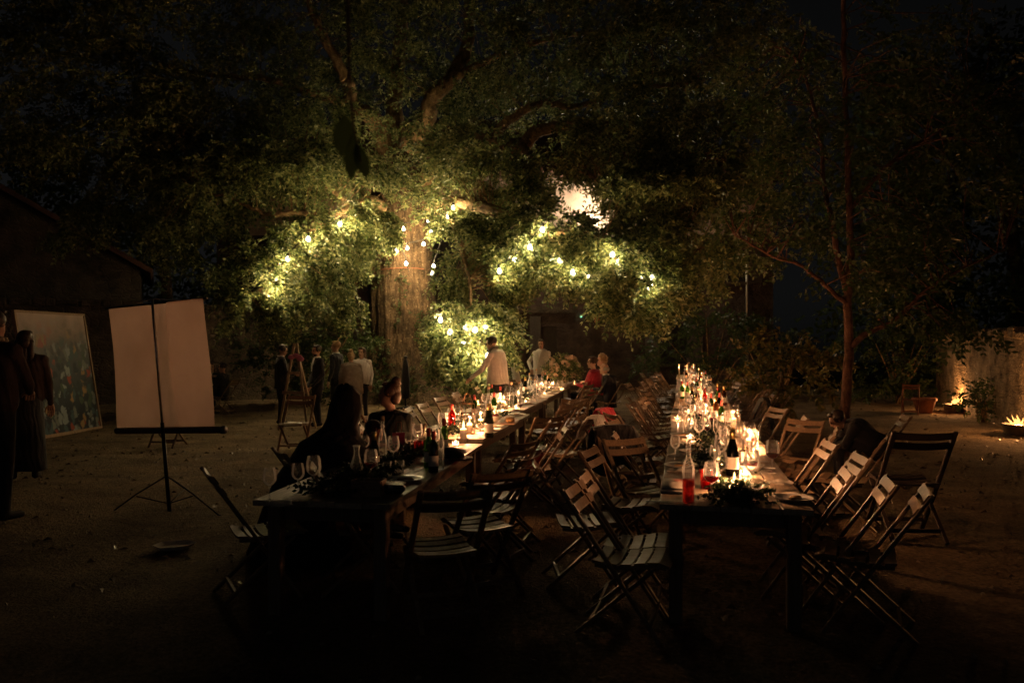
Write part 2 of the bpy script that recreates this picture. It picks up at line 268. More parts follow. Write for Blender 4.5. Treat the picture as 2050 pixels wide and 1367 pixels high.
# ------------------------------------------------------------------ mesh helpers
def mk(verts, faces, smooth=False, name='mesh'):
    me = bpy.data.meshes.new(name); me.from_pydata([tuple(v) for v in verts], [], faces); me.validate(clean_customdata=False)
    if smooth: me.polygons.foreach_set('use_smooth', [True] * len(me.polygons))
    me.update(); return me
class MB:
    def __init__(s): s.v = []; s.f = []
    def add(s, vs, fs):
        o = len(s.v); s.v += [Vector(v) for v in vs]; s.f += [tuple(i + o for i in f) for f in fs]; return s
    def box(s, c, d, rot=None, bev=0):
        c = Vector(c); hx, hy, hz = d[0] / 2, d[1] / 2, d[2] / 2
        M = rot.to_matrix() if isinstance(rot, Euler) else (rot or Matrix.Identity(3))
        if bev <= 0:
            vs = [c + M @ Vector((x, y, z)) for z in (-hz, hz) for y in (-hy, hy) for x in (-hx, hx)]
            return s.add(vs, [(0, 2, 3, 1), (4, 5, 7, 6), (0, 1, 5, 4), (2, 6, 7, 3), (0, 4, 6, 2), (1, 3, 7, 5)])
        b = min(bev, hx * .9, hy * .9, hz * .9); bm = bmesh.new(); bmesh.ops.create_cube(bm, size=1)
        bmesh.ops.scale(bm, vec=(d[0], d[1], d[2]), verts=bm.verts)
        bmesh.ops.bevel(bm, geom=list(bm.edges), offset=b, segments=1, affect='EDGES')
        bm.verts.index_update(); vs = [c + M @ v.co for v in bm.verts]; fs = [tuple(v.index for v in f.verts) for f in bm.faces]; bm.free()
        return s.add(vs, fs)
    def bar(s, a, b, w, t, up=(0, 0, 1), bev=0):
        a = Vector(a); b = Vector(b); y = (b - a); L = y.length; y.normalize(); x = y.cross(Vector(up))
        if x.length < 1e-4: x = Vector((1, 0, 0))
        x.normalize(); z = x.cross(y)
        M = Matrix((x, y, z)).transposed(); return s.box((a + b) / 2, (w, L, t), M, bev)
    def tube(s, pts, rad, n=8, cap=True):
        pts = [Vector(p) for p in pts]; k = len(pts)
        if not hasattr(rad, '__len__'): rad = [rad] * k
        o = len(s.v); ref = None
        for i, p in enumerate(pts):
            t = (pts[min(i + 1, k - 1)] - pts[max(i - 1, 0)]).normalized()
            if ref is None: ref = t.orthogonal().normalized()
            ref = (ref - t * ref.dot(t)).normalized(); bi = t.cross(ref)
            for j in range(n):
                a = 2 * math.pi * j / n; s.v.append(p + (ref * math.cos(a) + bi * math.sin(a)) * rad[i])
        for i in range(k - 1):
            for j in range(n):
                j2 = (j + 1) % n; s.f.append((o + i * n + j, o + i * n + j2, o + (i + 1) * n + j2, o + (i + 1) * n + j))
        if cap: s.f.append(tuple(o + j for j in reversed(range(n)))); s.f.append(tuple(o + (k - 1) * n + j for j in range(n)))
        return s
    def lathe(s, prof, n=16, c=(0, 0, 0), cap=True, wob=None):
        o = len(s.v); k = len(prof); c = Vector(c)
        for i, (r, z) in enumerate(prof):
            for j in range(n):
                a = 2 * math.pi * j / n; rr = r * (wob(a, z) if wob else 1); s.v.append(c + Vector((rr * math.cos(a), rr * math.sin(a), z)))
        for i in range(k - 1):
            for j in range(n):
                j2 = (j + 1) % n; s.f.append((o + i * n + j, o + i * n + j2, o + (i + 1) * n + j2, o + (i + 1) * n + j))
        if cap: s.f.append(tuple(o + j for j in reversed(range(n)))); s.f.append(tuple(o + (k - 1) * n + j for j in range(n)))
        return s
    def ball(s, c, r, n=10, m=7, rot=None):
        r = r if hasattr(r, '__len__') else (r, r, r); c = Vector(c); o = len(s.v); M = rot.to_matrix() if rot else Matrix.Identity(3)
        s.v.append(c + M @ Vector((0, 0, -r[2])))
        for i in range(1, m):
            p = -math.pi / 2 + math.pi * i / m
            for j in range(n):
                a = 2 * math.pi * j / n; s.v.append(c + M @ Vector((r[0] * math.cos(p) * math.cos(a), r[1] * math.cos(p) * math.sin(a), r[2] * math.sin(p))))
        s.v.append(c + M @ Vector((0, 0, r[2]))); top = len(s.v) - 1
        for j in range(n):
            j2 = (j + 1) % n; s.f.append((o, o + 1 + j2, o + 1 + j)); s.f.append((top, top - n + j, top - n + j2))
        for i in range(m - 2):
            for j in range(n):
                j2 = (j + 1) % n; a = o + 1 + i * n; s.f.append((a + j, a + j2, a + n + j2, a + n + j))
        return s
    def cone(s, a, b, ra, rb, n=10):                 # round-ended tapered limb
        a = Vector(a); b = Vector(b); d = b - a; L = max(d.length, 1e-4); d = d / L
        pts = []; rad = []
        for t in (-.95, -.7, -.35): pts.append(a + d * ra * t); rad.append(ra * math.sqrt(max(1 - t * t, .02)))
        for t in (0, .5, 1): pts.append(a.lerp(b, t)); rad.append(ra + (rb - ra) * t)
        for t in (.35, .7, .95): pts.append(b + d * rb * t); rad.append(rb * math.sqrt(max(1 - t * t, .02)))
        return s.tube(pts, rad, n)
    def mesh(s, smooth=False, name='mesh'): return mk(s.v, s.f, smooth, name)

def put(o, parent=None): COL.objects.link(o); o.parent = parent; return o
def obj(name, me, mat, parent=None, loc=(0, 0, 0), rot=None, kind=None):
    o = bpy.data.objects.new(name, me); put(o, parent); o.location = loc
    if rot is not None: o.rotation_euler = rot
    if mat and not me.materials: me.materials.append(MAT[mat])
    if kind: o['kind'] = kind
    return o
def tag(o, label, cat, group=None, kind=None):
    o['label'] = label; o['category'] = cat
    if group: o['group'] = group
    if kind: o['kind'] = kind
    return o
def thing(name, label, cat, loc=(0, 0, 0), rz=0, group=None, scale=1):
    o = bpy.data.objects.new(name, None); put(o); o.empty_display_size = .1; o.location = loc; o.rotation_euler = (0, 0, rz); o.scale = (scale,) * 3
    return tag(o, label, cat, group)
def struct(name, me, mat): o = obj(name, me, mat); o['kind'] = 'structure'; return o
def plight(name, parent, loc, power, col, rad):
    d = bpy.data.lights.new(name, 'POINT'); d.energy = power; d.color = col; d.shadow_soft_size = rad
    o = bpy.data.objects.new(name, d); put(o, parent); o.location = loc; return o
PROTO = {}
def spawn(key, name, label, cat, loc, rz=0, group=None, scale=1, tilt=None):
    t = thing(name, label, cat, loc, rz, group, scale)
    if tilt: t.rotation_euler = (tilt[0], tilt[1], rz)
    objs = []
    for (n, me, mat, par) in PROTO[key]:
        objs.append(obj(n, me, mat, t if par is None else objs[par]))
    if key in LIGHTS:
        for (loc_, p, c, r, par) in LIGHTS[key]: plight('candle_light', objs[par], loc_, p * rng.uniform(.8, 1.2), c, r)
    return t
LIGHTS = {}
def catmull(pts, m=5):
    pts = [Vector(p) for p in pts]; q = [pts[0] * 2 - pts[1]] + pts + [pts[-1] * 2 - pts[-2]]; out = []
    for i in range(1, len(q) - 2):
        a, b, c, d = q[i - 1:i + 3]
        for k in range(m):
            t = k / m; out.append(.5 * ((2 * b) + (c - a) * t + (2 * a - 5 * b + 4 * c - d) * t * t + (3 * b - a - 3 * c + d) * t ** 3))
    out.append(pts[-1]); return out

# leaf sprays: a short twig with paired leaflets; all sprays of one crown in one mesh
def spray_mesh(name, org, dirs, L=.42, pairs=6, ll=.10, lw=.02, droop=.25):
    N = len(org); org = np.asarray(org, float); d = np.asarray(dirs, float); d /= np.linalg.norm(d, axis=1, keepdims=True) + 1e-9
    u = np.cross(d, nrg.normal(size=(N, 3)) * .6 + np.array([0, 0, 1.0])); u /= np.linalg.norm(u, axis=1, keepdims=True) + 1e-9
    nn = np.cross(d, u); Ls = L * nrg.uniform(.6, 1.25, N)
    V = []
    for k in range(pairs):
        t = (k + .7) / pairs
        base = org + d * (Ls * t)[:, None]; base[:, 2] -= droop * Ls * t * t
        for sg in (-1, 1):
            ld = u * sg * .8 + d * .55 + nrg.normal(size=(N, 3)) * .28; ld[:, 2] -= .25
            ld /= np.linalg.norm(ld, axis=1, keepdims=True)
            pr = np.cross(ld, nn + nrg.normal(size=(N, 3)) * .5); pr /= np.linalg.norm(pr, axis=1, keepdims=True) + 1e-9
            l = (ll * nrg.uniform(.7, 1.25, N) * (1 - .35 * abs(t - .5)))[:, None]; w = (lw * nrg.uniform(.8, 1.25, N))[:, None]
            V.append(np.stack([base, base + ld * l * .45 + pr * w, base + ld * l, base + ld * l * .45 - pr * w], 1))
    V = np.concatenate(V, 0); nq = len(V)
    me = bpy.data.meshes.new(name); me.vertices.add(nq * 4); me.vertices.foreach_set('co', V.reshape(-1))
    me.loops.add(nq * 4); me.loops.foreach_set('vertex_index', np.arange(nq * 4, dtype=np.int32))
    me.polygons.add(nq); me.polygons.foreach_set('loop_start', np.arange(0, nq * 4, 4, dtype=np.int32)); me.update(calc_edges=True)
    return me
def proj(p): s = F / p[1]; return CX + p[0] * s, HY - (p[2] - H) * s

# ================================================================== SETTING
nx, ny = 60, 70
gx = np.concatenate([np.linspace(-60, -16, 8)[:-1], np.linspace(-16, 16, 60), np.linspace(16, 60, 8)[1:]])
gy = np.concatenate([np.linspace(-20, 1, 5)[:-1], np.linspace(1, 36, 80), np.linspace(36, 80, 8)[1:]])
vs_ = [(x, y, gh(x, y)) for y in gy for x in gx]; nxx = len(gx)
fs_ = [(j * nxx + i, j * nxx + i + 1, (j + 1) * nxx + i + 1, (j + 1) * nxx + i) for j in range(len(gy) - 1) for i in range(nxx - 1)]
struct('ground', mk(vs_, fs_, True), 'ground')
# leaf litter and small clods on the trodden earth
def litter(name, n, x0, x1, y0, y1, size, mat, label):
    X = nrg.uniform(x0, x1, n); Y = nrg.uniform(y0, y1, n); Z = np.array([gh(a, b) for a, b in zip(X, Y)])
    a = nrg.uniform(0, 6.28, n); sz = size * nrg.uniform(.5, 1.4, n); q = []
    for k, r in ((0, 1), (1, .45), (2, 1), (3, .45)):
        ang = a + k * math.pi / 2; q.append(np.stack([X + np.cos(ang) * sz * r, Y + np.sin(ang) * sz * r, Z + .006 + nrg.uniform(0, .035, n) * (k % 2)], 1))
    V = np.stack(q, 1); nq = n; me = bpy.data.meshes.new(name); me.vertices.add(nq * 4); me.vertices.foreach_set('co', V.reshape(-1))
    me.loops.add(nq * 4); me.loops.foreach_set('vertex_index', np.arange(nq * 4, dtype=np.int32)); me.polygons.add(nq); me.polygons.foreach_set('loop_start', np.arange(0, nq * 4, 4, dtype=np.int32)); me.update(calc_edges=True)
    o = obj(name, me, mat); tag(o, label, 'leaf litter', kind='stuff'); return o
litter('fallen_leaves', 5200, -14, 14, 5, 28, .035, 'dry_leaf', 'dry brown leaves scattered over the trodden earth')

def pebbles(n):
    X = nrg.uniform(-13, 13, n); Y = 3.5 + 22 * nrg.random(n) ** 1.3; r = .006 + .03 * nrg.random(n) ** 4; a = nrg.uniform(0, 6.28, n); Z = np.array([gh(p, q) for p, q in zip(X, Y)]); vs = []
    for k, (dx, dy, dz) in enumerate(((1, 0, 0), (0, .8, 0), (-1.1, 0, 0), (0, -.75, 0), (.1, .1, .6))): vs.append(np.stack([X + r * (dx * np.cos(a) - dy * np.sin(a)), Y + r * (dx * np.sin(a) + dy * np.cos(a)), Z - .002 + r * dz], 1))
    V = np.stack(vs, 1).reshape(-1, 3); f = [(5 * i + p, 5 * i + q, 5 * i + 4) for i in range(n) for p, q in ((0, 1), (1, 2), (2, 3), (3, 0))]
    o = obj('pebbles', mk(V, f), 'pebble'); tag(o, 'small pale pebbles strewn over the trodden earth', 'pebbles', kind='stuff')
plain('pebble', (.28, .22, .15), .9); pebbles(6000)

# ---- the old stone house behind the tree
def WB(Y): return F / Y
HB = 31.0
house = thing('stone_house', 'tall old stone house with a broad tiled hip roof behind the great tree', 'house', (0, HB, 0))
xr = W(1548, 0, HB).x; xl = -11.5; zt = W(0, 352, HB).z
m = MB(); m2 = MB()
# facade with window and door openings cut as a grid of blocks
wins = [(-6.4, 4.2, 1.1, 1.7), (-2.6, 4.2, 1.1, 1.7), (5.6, 4.2, 1.1, 1.7), (8.6, 4.2, 1.1, 1.7), (6.3, 1.0, 1.1, 1.6)]
doors = [(1.15, 0, 1.2, 2.45)]
xs = sorted({xl, xr} | {v for a in wins + doors for v in (a[0] - a[2] / 2, a[0] + a[2] / 2)})
zs = sorted({-.3, zt, 6.0} | {v for a in wins + doors for v in (a[1], a[1] + a[3])})
for i in range(len(xs) - 1):
    for j in range(len(zs) - 1):
        cx_, cz_ = (xs[i] + xs[i + 1]) / 2, (zs[j] + zs[j + 1]) / 2
        if any(abs(cx_ - a[0]) < a[2] / 2 and a[1] < cz_ < a[1] + a[3] for a in wins + doors): continue
        (m2 if cz_ > 6 else m).add([(x, y, z) for z in (zs[j], zs[j + 1]) for y in (0, .5) for x in (xs[i], xs[i + 1])], [(0, 1, 5, 4), (2, 6, 7, 3), (0, 4, 6, 2), (1, 3, 7, 5), (4, 5, 7, 6), (0, 2, 3, 1)])
obj('lower_wall', m.mesh(), 'house_stone', house); obj('upper_wall', m2.mesh(), 'pink_plaster', house)
m = MB(); m.box((xr - .26, 4.6, zt / 2), (.5, 8, zt)); m.box((xl + .26, 4.6, zt / 2), (.5, 8, zt)); m.box(((xl + xr) / 2, 9, zt / 2), (xr - xl, .5, zt)); obj('side_wall', m.mesh(), 'stone_wall', house)
rf = MB(); zr = zt + 3.4
rf.add([(xl - .5, -.6, zt - .05), (xr + .45, -.6, zt - .05), (xr + .45, 9.6, zt - .05), (xl - .5, 9.6, zt - .05), (xl + 4, 4.4, zr), (xr - 3.6, 4.4, zr)],
       [(0, 1, 5, 4), (1, 2, 5), (2, 3, 4, 5), (3, 0, 4), (0, 3, 2, 1)])
roof = obj('roof', rf.mesh(), 'roof_tile', house)
m = MB()
for k in range(58):
    x = xl - .4 + k * (xr - xl + .8) / 57; m.tube([(x, -.68, zt + .0), (x, .5, zt + .82)], .11, 6)
obj('eave_tile_row', m.mesh(True), 'roof_tile', roof)
for a in wins:
    w = obj('window', MB().box((a[0], .3, a[1] + a[3] / 2), (a[2], .04, a[3])).mesh(), 'black_plastic', house)
    for sg in (-1, 1): obj('shutter', MB().box((a[0] + sg * (a[2] * .75 + .02), -.03, a[1] + a[3] / 2), (a[2] / 2, .05, a[3] + .08)).mesh(), 'shutter', w)
    obj('sill', MB().box((a[0], -.04, a[1] - .06), (a[2] + .3, .2, .1)).mesh(), 'stone_wall', w)
d = obj('door', MB().box((1.15, .2, 1.22), (1.2, .07, 2.44)).mesh(), 'dark_wood', house)
obj('door_post', MB().box((.9, -.06, 1.6), (.42, .1, 2.5)).mesh(), 'shutter', d)
obj('lintel', MB().box((1.1, -.03, 3.1), (2.8, .14, .22)).mesh(), 'stone_wall', house)
px_ = W(1494, 0, HB).x
obj('drainpipe', MB().tube([(px_, -.09, 0), (px_, -.09, zt - .1)], .055, 10).mesh(True), 'tin', house)
zb = W(0, 459, HB).z; obj('timber_ledge', MB().box((W(1125, 0, HB).x, -.12, zb), (1.9, .22, .13)).mesh(), 'box_wood', house)
p = W(1185, 446, HB)
lamp = thing('wall_lamp', 'bright floodlight fixed high on the wall of the stone house', 'lamp', (p.x, HB - .02, p.z))
m = MB(); m.box((0, -.06, -.1), (.12, .12, .1)); m.tube([(0, -.06, -.1), (0, -.96, -.1)], .02, 8); obj('bracket', m.mesh(), 'iron', lamp)
hd = obj('lamp_head', MB().box((0, -1.0, -.06), (.3, .16, .12), Euler((R(-20), 0, 0)), .02).mesh(), 'iron', lamp)
obj('lens', MB().box((0, -1.0, .012), (.26, .12, .02), Euler((R(-20), 0, 0))).mesh(), 'lamp_lens', lamp)
plight('lamp_light', lamp, (0, -1.0, .25), 90, (1, .82, .55), .1)
p = W(1163, 633, HB - .1); tag(obj('indicator_light', MB().ball((0, 0, 0), .045).mesh(True), 'led', loc=p), 'tiny green glowing indicator on the dark house wall', 'light')
p = W(1196, 628, HB - .16)
st = thing('wall_statuette', 'small reddish terracotta statuette on the dark house wall', 'statuette', (p.x, HB, p.z - .35))
obj('bracket', MB().box((0, -.14, -.03), (.3, .26, .06)).mesh(), 'dark_wood', st)
obj('figure', MB().lathe([(.1, 0), (.12, .05), (.09, .2), (.11, .36), (.05, .44), (.075, .5), (.07, .58), (.02, .63)], 12, (0, -.14, 0)).mesh(True), 'terracotta', st)

# ---- garden walls and the cottage at the left
def wall_between(name, a, b, h, th, mat, label, cap=True):
    a = Vector(a); b = Vector(b); L = (b - a).length; ang = math.atan2(b.y - a.y, b.x - a.x)
    t = thing(name, label, 'wall', (a.x, a.y, 0), ang)
    n = int(L / .35); m = MB(); top = [h + rng.uniform(-.09, .09) for _ in range(n + 1)]
    for i in range(n):
        x0, x1 = L * i / n, L * (i + 1) / n
        m.add([(x0, -th / 2, -.2), (x1, -th / 2, -.2), (x1, th / 2, -.2), (x0, th / 2, -.2), (x0, -th / 2, top[i]), (x1, -th / 2, top[i + 1]), (x1, th / 2, top[i + 1]), (x0, th / 2, top[i])],
              [(0, 1, 5, 4), (2, 3, 7, 6), (4, 5, 6, 7)] + ([(3, 0, 4, 7)] if i == 0 else []) + ([(1, 2, 6, 5)] if i == n - 1 else []))
    obj('masonry', m.mesh(), mat, t)
    k = int(L / .55)
    for i in range(k):
        x = (i + .5) * L / k; z = h + .02 + rng.uniform(-.03, .05)
        if cap: obj('coping_stone', MB().box((x, 0, z), (L / k * rng.uniform(.86, .98), th + rng.uniform(.06, .14), rng.uniform(.14, .26)), Euler((rng.uniform(-.05, .05), rng.uniform(-.06, .06), rng.uniform(-.08, .08))), .03).mesh(), mat, t)
    return t
wall_between('garden_wall', (-17, 20.5), (-4.6, 27.5), 2.9, .5, 'stone_wall', 'long dark stone garden wall behind the painting and the standing guests')
wall_between('garden_wall', (12.6, 23.2), (8.9, 10.5), 1.95, .45, 'rough_wall', 'rough plastered wall lit by the two fire bowls')
ct = thing('cottage', 'low cottage gable faintly lit behind the leaning painting', 'house', (-17.2, 25, 0), R(24))
m = MB(); m.add([(-5, 0, 0), (5, 0, 0), (5, 7, 0), (-5, 7, 0), (-5, 0, 4.3), (5, 0, 4.3), (5, 7, 4.3), (-5, 7, 4.3), (0, 0, 7.2), (0, 7, 7.2)], [(0, 1, 5, 8, 4), (1, 2, 6, 5), (2, 3, 7, 9, 6), (3, 0, 4, 7)])
obj('wall', m.mesh(), 'stone_wall', ct)
for sg in (-1, 1): obj('roof', MB().bar((sg * 2.62, -.35, 5.82), (sg * 2.62, 7.35, 5.82), 6.35, .16, Vector((sg * .5, 0, .866))).mesh(), 'roof_tile', ct)
hs2 = thing('shed', 'dark timber shed with a railing behind the lit garden wall', 'shed', (17.5, 23, 0), R(-70))
obj('wall', MB().box((0, 1.6, 1.6), (5, 3, 3.2)).mesh(), 'dark_wood', hs2)
obj('roof', MB().box((0, 1.5, 3.35), (5.6, 3.8, .14), Euler((R(12), 0, 0))).mesh(), 'roof_tile', hs2)
rl = obj('railing', MB().box((0, -.5, 3.05), (4.6, .09, .08)).mesh(), 'shutter', hs2)
for k in range(16): obj('baluster', MB().box((-2.2 + k * .29, -.5, 2.6), (.06, .06, .86)).mesh(), 'shutter', rl)

# ---- the great tree
TY = 24.9
TX = W(803, 0, TY).x
tree = thing('great_tree', 'huge old tree with massive straight trunk hung with glowing bulbs', 'tree', (TX, TY, 0))
O = Vector((TX, TY, 0))
tw = [(803, 2.0), (790, 1.75), (775, 1.52), (755, 1.34), (725, 1.19), (690, 1.09), (640, 1.01), (580, .95), (520, .92), (460, .90), (420, .93), (385, 1.0), (350, .82), (300, .5)]
m = MB(); prof = []
for i in range(len(tw) - 1):
    for k in range(6):
        t = k / 6; yy = tw[i][0] + (tw[i + 1][0] - tw[i][0]) * t; prof.append((tw[i][1] + (tw[i + 1][1] - tw[i][1]) * t, H - (yy - HY) / (F / TY) - .04))
def twob(a, z):
    fl = max(0, 1 - z / 1.6); return 1 + .022 * math.sin(9 * a + .4 * math.sin(z * 1.1)) + .016 * math.sin(23 * a + z * .7) + .012 * math.sin(41 * a - z * .9 + 1) + fl * fl * .14 * math.sin(5 * a + .8) + .025 * math.sin(2 * a + z * .5)
m.lathe([(r_ * 1.04, z_) for r_, z_ in prof], 110, wob=twob); m.v = [Vector((v_.x + .42 * max(0, 1 - v_.z / 3.6) ** 1.6, v_.y, v_.z)) for v_ in m.v]; obj('trunk', m.mesh(True), 'bark', tree)
limbs = []
def limb(pts, r0, r1, name='limb', parent=tree, mat='branch_bark', n=10, m_=6, store=True, O=O, jit=.035):
    P = catmull([W(*p) for p in pts], m_); k = len(P)
    for i in range(1, k): P[i] = P[i] + Vector((rng.uniform(-1, 1), rng.uniform(-1, 1), rng.uniform(-1, 1))) * jit
    if store: limbs.extend([(q, r0 + (r1 - r0) * i / (k - 1)) for i, q in enumerate(P)])
    return obj(name, MB().tube([q - O for q in P], [(r0 + (r1 - r0) * (i / (k - 1)) ** .8) for i in range(k)], n).mesh(True), mat, parent)
limb([(806, 430, 24.9), (800, 340, 24.8), (822, 285, 24.5), (852, 240, 24.2), (866, 195, 24), (905, 155, 24), (935, 90, 24.3), (940, 10, 24.6), (930, -90, 25)], .42, .12)
limb([(830, 420, 24.8), (880, 330, 24.2), (940, 286, 23.8), (1010, 292, 23.5), (1048, 290, 23.3), (1070, 266, 23), (1120, 252, 22.6), (1175, 250, 22), (1290, 270, 21.2), (1400, 330, 20.5)], .40, .06)
limb([(985, 290, 23.6), (1000, 260, 23.4), (1035, 230, 23), (1090, 205, 22.6), (1150, 215, 22), (1250, 180, 21.5), (1370, 170, 21)], .17, .05)
limb([(780, 410, 24.8), (770, 300, 24.8), (745, 235, 24.6), (708, 215, 24.4), (697, 170, 24.3), (684, 140, 24.1), (640, 60, 23.8), (600, -40, 23.6)], .36, .1)
limb([(712, 215, 24.4), (640, 190, 23.8), (540, 160, 23), (420, 150, 22), (300, 120, 21)], .16, .04)
limb([(775, 420, 24.6), (735, 404, 22.8), (700, 418, 21.4), (655, 440, 20.2), (610, 478, 19.6), (560, 540, 19.3), (500, 600, 19.2)], .22, .03)
limb([(655, 440, 20.2), (600, 425, 19.8), (540, 430, 19.5), (470, 400, 19.4), (390, 380, 19.4)], .1, .03)
limb([(770, 370, 24.6), (700, 330, 23.6), (600, 300, 22.8), (500, 300, 22), (380, 280, 21), (250, 300, 20)], .2, .04)
limb([(850, 410, 24.6), (905, 405, 23), (980, 420, 21.2), (1060, 455, 19.4), (1120, 470, 18.4), (1190, 478, 17.8), (1230, 512, 17.5), (1290, 570, 17.3), (1340, 610, 17.2)], .22, .03)
limb([(1130, 535, 18), (1180, 570, 17.7), (1220, 600, 17.5), (1255, 625, 17.4)], .05, .015)
limb([(1120, 470, 18.4), (1125, 520, 18.1), (1135, 540, 18)], .06, .04)
limb([(870, 420, 24.6), (900, 440, 22.6), (925, 500, 20.4), (940, 570, 18.4), (945, 660, 17.4)], .12, .02)
limb([(1030, 285, 23.4), (1080, 320, 22.8), (1110, 320, 21.8), (1180, 350, 20.6), (1260, 400, 19.4), (1330, 440, 18.6), (1400, 500, 18)], .13, .03)
limb([(930, 290, 23.9), (950, 340, 23), (1000, 335, 22.6), (1050, 360, 22.3), (1082, 400, 22.2)], .09, .02)
limb([(905, 155, 24), (1000, 110, 23.6), (1130, 70, 23), (1270, 60, 22)], .13, .04)
limb([(800, 330, 24.8), (790, 220, 25.5), (800, 100, 26), (810, -40, 26.4)], .35, .15)
limb([(740, 470, 25.2), (715, 560, 25), (700, 620, 24.8), (690, 680, 24.7)], .05, .02)
limb([(700, 418, 21.4), (660, 380, 21), (600, 350, 20.5), (520, 350, 20)], .07, .02)

# ---- strings of bulbs
bulb_me = MB().lathe([(.016, .066), (.024, .052), (.043, .026), (.05, 0), (.043, -.027), (.024, -.045), (.003, -.05)], 14).mesh(True, 'bulb'); bulb_me.materials.append(MAT['bulb_glow'])
sock_me = MB().lathe([(.012, .16), (.024, .15), (.026, .085), (.02, .07)], 10).mesh(True, 'socket'); sock_me.materials.append(MAT['black_plastic'])
BULBS = []
BP = 60.0
def bulb_string(label, pts, ends, pw=1.0):
    P = [W(*p) for p in pts]; BULBS.extend(P); t = thing('string_light', label, 'string lights', (P[0].x, P[0].y, P[0].z)); O_ = P[0].copy()
    c = [W(*e) for e in ends[:1]] + [q + Vector((0, 0, .16)) for q in P] + [W(*e) for e in ends[1:]]; cc = []
    for i in range(len(c) - 1):
        for k in range(6):
            u = k / 6; q = c[i].lerp(c[i + 1], u); q = q - Vector((0, 0, .18 * u * (1 - u) * (c[i + 1] - c[i]).length)); cc.append(q - O_)
    cc.append(c[-1] - O_); obj('cable', MB().tube(cc, .012, 5).mesh(True), 'cable', t)
    for q in P:
        rz = (rng.uniform(-.2, .2), rng.uniform(-.2, .2), 0)
        obj('socket', sock_me, None, t, q - O_, rz); b = obj('bulb', bulb_me, None, t, q - O_, rz); plight('bulb_light', b, (0, 0, 0), BP * pw * rng.uniform(.6, 1.35), BULB_COL, .056)
bulb_string('string of glowing bulbs draped along the branch left of the great trunk', [(553, 565, 18.4), (575, 519, 18.8), (617, 479, 18.6), (680, 449, 19.6), (711, 429, 20.6), (756, 450, 21.6), (778, 466, 22.3)], [(520, 575, 19.2), (800, 440, 23.5)], 1.7)
bulb_string('string of glowing bulbs looped over the face of the great trunk', [(808, 458, 23.2), (858, 443, 23.3), (863, 465, 23.2), (848, 489, 23.2), (815, 497, 23.1), (794, 502, 23.1), (797, 491, 23.3), (813, 528, 23.1)], [(790, 445, 23.7), (818, 545, 23.8)], .75)
bulb_string('short string of bulbs among leaves at the top right of the great trunk', [(897, 434, 22.1), (907, 416, 22.1), (868, 533, 23.3), (865, 547, 23.4)], [(880, 425, 23.2), (862, 560, 24.2)], .9)
bulb_string('string of bulbs strung through open air right of the great trunk', [(1000, 543, 17.9), (1031, 520, 18.7), (1061, 495, 18.1), (1086, 460, 18.1)], [(935, 560, 19.5), (1100, 440, 17.8)], .8)
bulb_string('string of bulbs along the drooping branch in front of the house', [(1121, 522, 17.3), (1147, 546, 17.0), (1177, 551, 17.3), (1196, 535, 17.7), (1226, 510, 16.9), (1237, 526, 17.4), (1261, 545, 17.5), (1282, 558, 16.8), (1305, 556, 16.9), (1295, 579, 16.6), (1308, 574, 17.0)], [(1105, 505, 17.8), (1335, 590, 17.2)], .55)
bulb_string('low clump of bulbs buried in the leaves beside the waiter', [(882, 641, 17.1), (901, 665, 16.9), (928, 687, 16.4), (932, 656, 17.1), (951, 661, 16.8), (972, 653, 16.9), (976, 712, 16.9)], [(870, 610, 18), (978, 740, 17.5)], 1.05)

LX = np.array([list(a[0]) for a in limbs])
def crown(blobs, clump_n=13, keep=None, rc0=.38, sharp=False, O=O, seed=1, twig_mat='branch_bark', parent=tree, leafmat='tree_leaf', lim=LX, name='crown', **kw):
    rr = random.Random(seed); org = []; dr = []; tw_ = MB()
    for (cx, cyy, rx, ry, Y, dY, n) in blobs:
        c = W(cx, cyy, Y); s = F / Y
        lob = sharp and cyy > 330; rc = (.2 if lob else rc0)
        for _ in range(int(n * (.52 if lob else .95))):
            while True:
                q = Vector((rr.uniform(-1, 1), rr.uniform(-1, 1), rr.uniform(-1, 1)))
                if .2 < q.length < 1: break
            p = c + Vector((q.x * rx / s, q.y * dY, q.z * ry / s))
            near = None
            if lim is not None:
                dd = np.linalg.norm(lim - np.array(p), axis=1); i = int(dd.argmin()); near = Vector(lim[i])
            out = (p - near) if near is not None and (p - near).length > .05 else q
            out = out.normalized()
            if near is not None and dd[i] < 1.9 and not (keep and keep(p)):
                mid = near.lerp(p, .5) + Vector((rr.uniform(-.12, .12), rr.uniform(-.12, .12), rr.uniform(.02, .2)))
                tw_.tube([near - O, mid - O, p - O, p + out * .3 - Vector((0, 0, .1)) - O], [.013, .01, .007, .003], 4, False)
            ax = Vector((out.x, out.y, -.55)).normalized(); ln = rr.uniform(.5, 1.1) * rc * 2.2
            for _k in range(clump_n if lob or not sharp else 14):
                o = p + ax * rr.uniform(-.6, 1) * ln + Vector((rr.gauss(0, rc * .62), rr.gauss(0, rc * .62), rr.gauss(0, rc * .26)))
                if keep and keep(o): continue
                org.append(o - O); v = out * .75 + Vector((rr.gauss(0, .42), rr.gauss(0, .42), rr.gauss(-.5, .3))); dr.append(v)
    me = spray_mesh(name, [tuple(o) for o in org], [tuple(v) for v in dr], **kw)
    cr_ = obj(name, me, leafmat, parent); cr_['kind'] = 'stuff'
    if tw_.v: t = obj('twigs', tw_.mesh(True), twig_mat, parent); t['kind'] = 'stuff'
    return cr_
BA = np.array([list(b_) for b_ in BULBS]); BIG = np.array([list(q) + [r] for q, r in limbs if r > .1 and q.z > 5.2])
